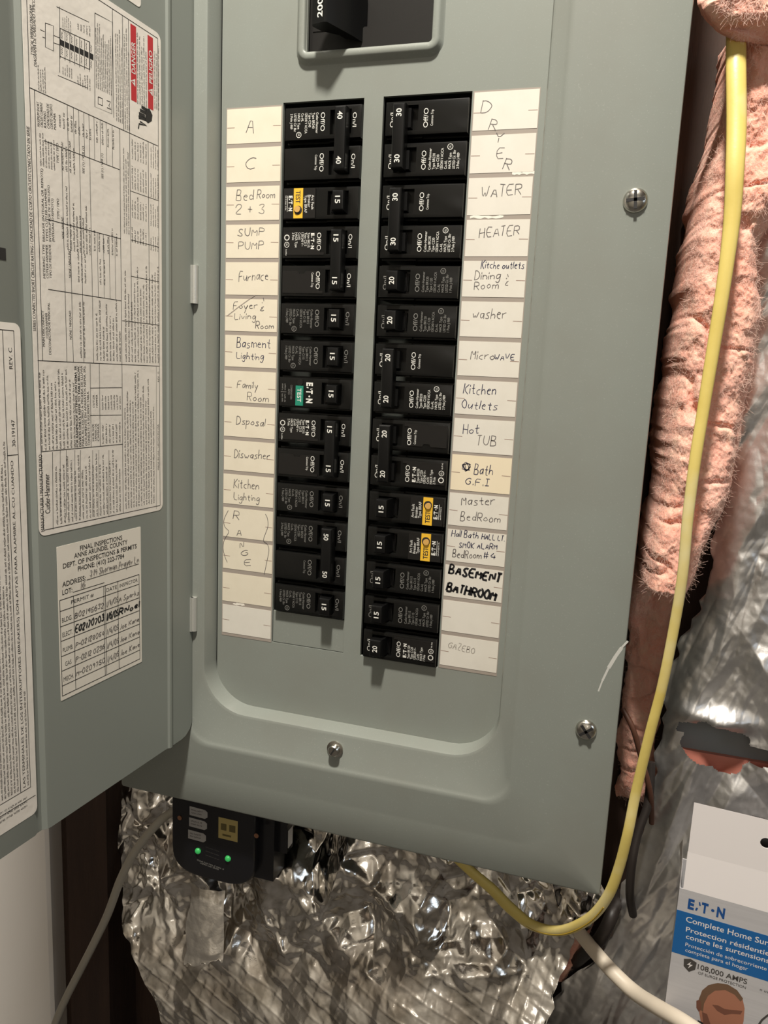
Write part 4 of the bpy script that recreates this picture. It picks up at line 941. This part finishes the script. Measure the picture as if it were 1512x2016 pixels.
# hanging strip of foil tape below the surge protector
tp = thing('foil_tape', 'short dull strip of foil tape hanging below the surge protector', 'tape', tuple(U(402, 1900, 22)), 'foil facing')
TL, TR_, BL, BR = U(374, 1738, 24), U(444, 1752, 26), U(362, 1902, 4), U(438, 1892, 8)
nu, nv = 34, 80; uu, vv = np.meshgrid(np.linspace(0, 1, nu), np.linspace(0, 1, nv))
V = (TL*(1-uu[..., None]) + TR_*uu[..., None])*(1-vv[..., None]) + (BL*(1-uu[..., None]) + BR*uu[..., None])*vv[..., None]
V[:, :, 1] += crumple(V[:, :, 0], V[:, :, 2], 51, 12, 1.6, ((24, 9), (9, 4.0), (4, 1.2))) - 4*np.sin(uu*math.pi)
V[-1, :, 2] += (facet(V[-1, :, 0]/2.4, V[-1, :, 0]*0, 3) - .5)*5; V[:, 0, 0] += (vnoise(V[:, 0, 2]/9, V[:, 0, 2]*0, 2) - .5)*3
idx = np.arange(nu*nv).reshape(nv, nu); Fc = np.stack([idx[:-1, :-1].ravel(), idx[1:, :-1].ravel(), idx[1:, 1:].ravel(), idx[:-1, 1:].ravel()], 1)
fast_mesh('tape_strip', V.reshape(-1, 3), Fc, M['foildull'], tp)
# what shows through the tear
kb = thing('kraft_backing', 'slate and red backing sheet showing through the torn foil', 'backing', tuple(U(1420, 1520, 80)))
b = MB(); p = U(1350, 1400, 74); q = U(1600, 1470, 74); b.box(p[0]-8, q[0], 58, 62, U(1420, 1488, 60)[2], p[2] + 12); b.build('grey_sheet', M['slate'], kb)
b = MB(); b.box(p[0]-8, q[0], 54, 58, U(1420, 1570, 56)[2], U(1420, 1486, 56)[2]); b.build('red_sheet', M['kraft'], kb)

# ================================================================== CARTON
BXA = R(-6); bo = U(1338, 1748, -12)
bd = np.array([math.cos(BXA), math.sin(BXA), 0]); bn = np.array([-math.sin(BXA), math.cos(BXA), 0])     # bn points to the wall
BH = 178.0; BW = 118.0; BD = 36.0
box_t = thing('surge_protector_box', 'open white and blue cardboard box standing at the lower right', 'box', tuple(bo - np.array([0, 0, BH])))
def bp(x, y, z): return bo + bd*x + bn*y + np.array([0, 0, z])
def bxp(u, v):
    d = ray(u, v); t_ = (bn @ (bo - CAM))/(bn @ d); p_ = CAM + d*t_; return float((p_ - bo) @ bd), float(p_[2] - bo[2])
def bbox(b, x0, x1, y0, y1, z0, z1):
    b.add([bp(*q) for q in ((x0,y0,z0),(x1,y0,z0),(x1,y1,z0),(x0,y1,z0),(x0,y0,z1),(x1,y0,z1),(x1,y1,z1),(x0,y1,z1))], [(0,1,5,4),(1,2,6,5),(2,3,7,6),(3,0,4,7),(4,5,6,7),(3,2,1,0)])
b = MB()
bbox(b, 0, BW, 0, .7, -BH, 0); bbox(b, 0, BW, BD-.7, BD, -BH, 0); bbox(b, 0, .7, .7, BD-.7, -BH, -1.0); bbox(b, BW-.7, BW, .7, BD-.7, -BH, -1.0); bbox(b, .7, BW-.7, .7, BD-.7, -BH, -BH+.7)
b.build('carton_body', M['cartongrey'], box_t)
# raised lid: closure panel, then hanging flap with its round hole
f1 = bxp(1350, 1681)[1]; f2 = bxp(1350, 1587)[1]; hx, hz_ = bxp(1509, 1667)
b = MB()
def quadsheet(pts, th=.6):
    n_ = len(pts); b.add([bp(x, y, z) for x, y, z in pts] + [bp(x, y + th, z) for x, y, z in pts], [tuple(range(n_)), tuple(range(2*n_-1, n_-1, -1))] + [(i, n_+i, n_+(i+1) % n_, (i+1) % n_) for i in range(n_)])
quadsheet([(2.2, 0, 0), (BW-2.2, 0, 0), (BW-2.2, 3, f1), (2.2, 3, f1)])
b.build('lid_panel', M['carton'], box_t)
b = MB(); x0, x1, z0, z1 = 2.4, BW-2.4, f1, f2 + 1.0; ring = []; N = 24
def sq(a):
    ca, sa = math.cos(a), math.sin(a); k = min(((x1-hx) if ca > 0 else (hx-x0))/max(abs(ca), 1e-6), ((z1-hz_) if sa > 0 else (hz_-z0))/max(abs(sa), 1e-6)); return hx + ca*k, hz_ + sa*k
angs = sorted([2*math.pi*i/N for i in range(N)] + [math.atan2(zz - hz_, xx - hx) % (2*math.pi) for xx in (x0, x1) for zz in (z0, z1)])
ins = [(hx + 3.4*math.cos(a), hz_ + 3.4*math.sin(a)) for a in angs]; outs = [sq(a) for a in angs]
yy = lambda z: 3 + (z - f1)*.06
b.loops([[bp(x, yy(z), z) for x, z in outs], [bp(x, yy(z), z) for x, z in ins], [bp(x, yy(z) + .7, z) for x, z in ins], [bp(x, yy(z) + .7, z) for x, z in outs]])
b.build('hanging_flap', M['carton'], box_t)
b = MB(); quadsheet([(.4, 1.5, -2), (.4, 20, -2), (-3, 18, f1*.8), (-1.6, 6, f1*1.25), (-.2, 2.5, f1*.7)]); b.build('side_flap', M['carton'], box_t)
b = MB(); bbox(b, hx - 9, hx + 9, 14, 14.6, f1 - 4, f1 + 30); b.build('inner_card', M['ink'], box_t)
# print on the front
def bt(mb, s, a, c, cap, bd_=0.0, fit=True):
    x0, z0 = bxp(*a); x1, z1 = bxp(*c); z = (z0 + z1)/2
    text(mb, s, bp(x0, -.12, z0), bd, (0, 0, 1), cap, fit=(x1 - x0) if fit else None, bold=bd_)
b = MB(); za = bxp(1338, 1792)[1]; zb2 = bxp(1337, 1878)[1]; bbox(b, -.02, BW+.02, -.06, 0.3, zb2, za); b.build('blue_band', M['blue'], box_t)
b = MB(); e0 = bxp(1354, 1783); e1 = bxp(1428, 1797); eaton(b, bp(e0[0], -.12, e0[1] - 1.6), bd, (0, 0, 1), 6.6, e1[0] - e0[0]); b.build('brand_lettering', M['darkblue'], box_t)
b = MB(); lx = bxp(1350, 1818)[0]; kk = bxp(1450, 1838)[0] - lx; per = kk/100.0
for s, u, v, cap, ws in (('Complete Home Surge', 1350, 1814, 3.9, 54.5), ('Protection résidentielle', 1350, 1833, 3.4, 55.5), ('contre les surtensions', 1350, 1847, 3.4, 50)):
    x, z = bxp(u, v); text(b, s, bp(x, -.12, z), bd, (0, 0, 1), cap, fit=ws, bold=.008)
for s, u, v, cap, ws in (('Protección de sobrecorriente', 1349, 1862, 2.6, 49), ('completa para el hogar', 1349, 1873, 2.6, 38)):
    x, z = bxp(u, v); text(b, s, bp(x, -.12, z), bd, (0, 0, 1), cap, fit=ws)
b.build('band_lettering', M['carton'], box_t)
b = MB(); x, z = bxp(1373, 1907); text(b, '108,000 AMPS', bp(x, -.12, z), bd, (0, 0, 1), 3.6, fit=30, bold=.012); x, z = bxp(1374, 1917); text(b, 'OF SURGE PROTECTION', bp(x, -.12, z), bd, (0, 0, 1), 1.9, fit=29)
x, z = bxp(1358, 1899); b.add([bp(x + q, -.12, z + r) for q, r in ((-4, 3), (0, 4.4), (4, 3), (3.6, -2.4), (0, -5.4), (-3.6, -2.4))], [tuple(range(6))])
b.build('amps_lettering', M['inkgrey'], box_t)
b = MB(); b.add([bp(x + q, -.16, z + r) for q, r in ((.6, 2.4), (-1.8, -.6), (0, -.4), (-.8, -3), (1.8, .4), (0, .3))], [tuple(range(6))]); b.build('shield_bolt', M['carton'], box_t)
# printed portrait of a man in work clothes
def bpoly(name, px, mt, y):
    q = [bxp(u, v) for u, v in px]; b = MB(); b.add([bp(x, y, z) for x, z in q], [tuple(range(len(q)))]); b.build(name, mt, box_t)
bpoly('portrait_head', [(1376, 1990), (1376, 1968), (1382, 1950), (1394, 1940), (1412, 1936), (1432, 1939), (1450, 1950), (1462, 1967), (1466, 1985), (1464, 2010), (1456, 2040), (1440, 2062), (1416, 2066), (1396, 2052), (1382, 2025)], M['skin'], -.09)
bpoly('portrait_hair', [(1375, 1985), (1376, 1966), (1383, 1949), (1395, 1939), (1413, 1935), (1433, 1938), (1451, 1949), (1463, 1966), (1458, 1972), (1446, 1958), (1428, 1949), (1408, 1950), (1394, 1960), (1386, 1976), (1384, 1992)], M['hair'], -.11)
bpoly('portrait_ear', [(1376, 1968), (1371, 1970), (1371, 1984), (1376, 1992), (1380, 1988), (1380, 1972)], M['skin2'], -.12)
bpoly('portrait_brow', [(1402, 1978), (1414, 1979), (1426, 1986), (1440, 1988), (1462, 1990), (1458, 1997), (1440, 1996), (1426, 1998), (1412, 1990)], M['skin2'], -.12)
bpoly('portrait_cheek_shadow', [(1382, 1992), (1392, 1996), (1400, 2020), (1410, 2048), (1396, 2050), (1386, 2030)], M['skin2'], -.12)
bpoly('portrait_mouth', [(1412, 2022), (1428, 2018), (1444, 2024), (1428, 2030)], M['skin2'], -.12)
bpoly('portrait_collar', [(1350, 2090), (1360, 2040), (1374, 2008), (1386, 2014), (1398, 2050), (1420, 2090)], M['ink'], -.10)
b = MB(); x, z = bxp(1500, 2008); b.ribbon([bp(x + q, -.12, z + r) for q, r in ((-2, -6), (0, 0), (3, 5), (6, 6), (4, 1), (10, 4))], 1.2, tuple(-bn)); x, z = bxp(1496, 1950); micro(b, bp(x, -.12, z), bd, (0, 0, 1), 20, 1.6); b.build('side_lettering', M['inkgrey'], box_t)
# timber block under the carton
b = MB(); zf = bo[2] - BH; b.box(330, 700, -40, WB, zf - 40, zf); structure('stud', b, M['wood'], wall_back)
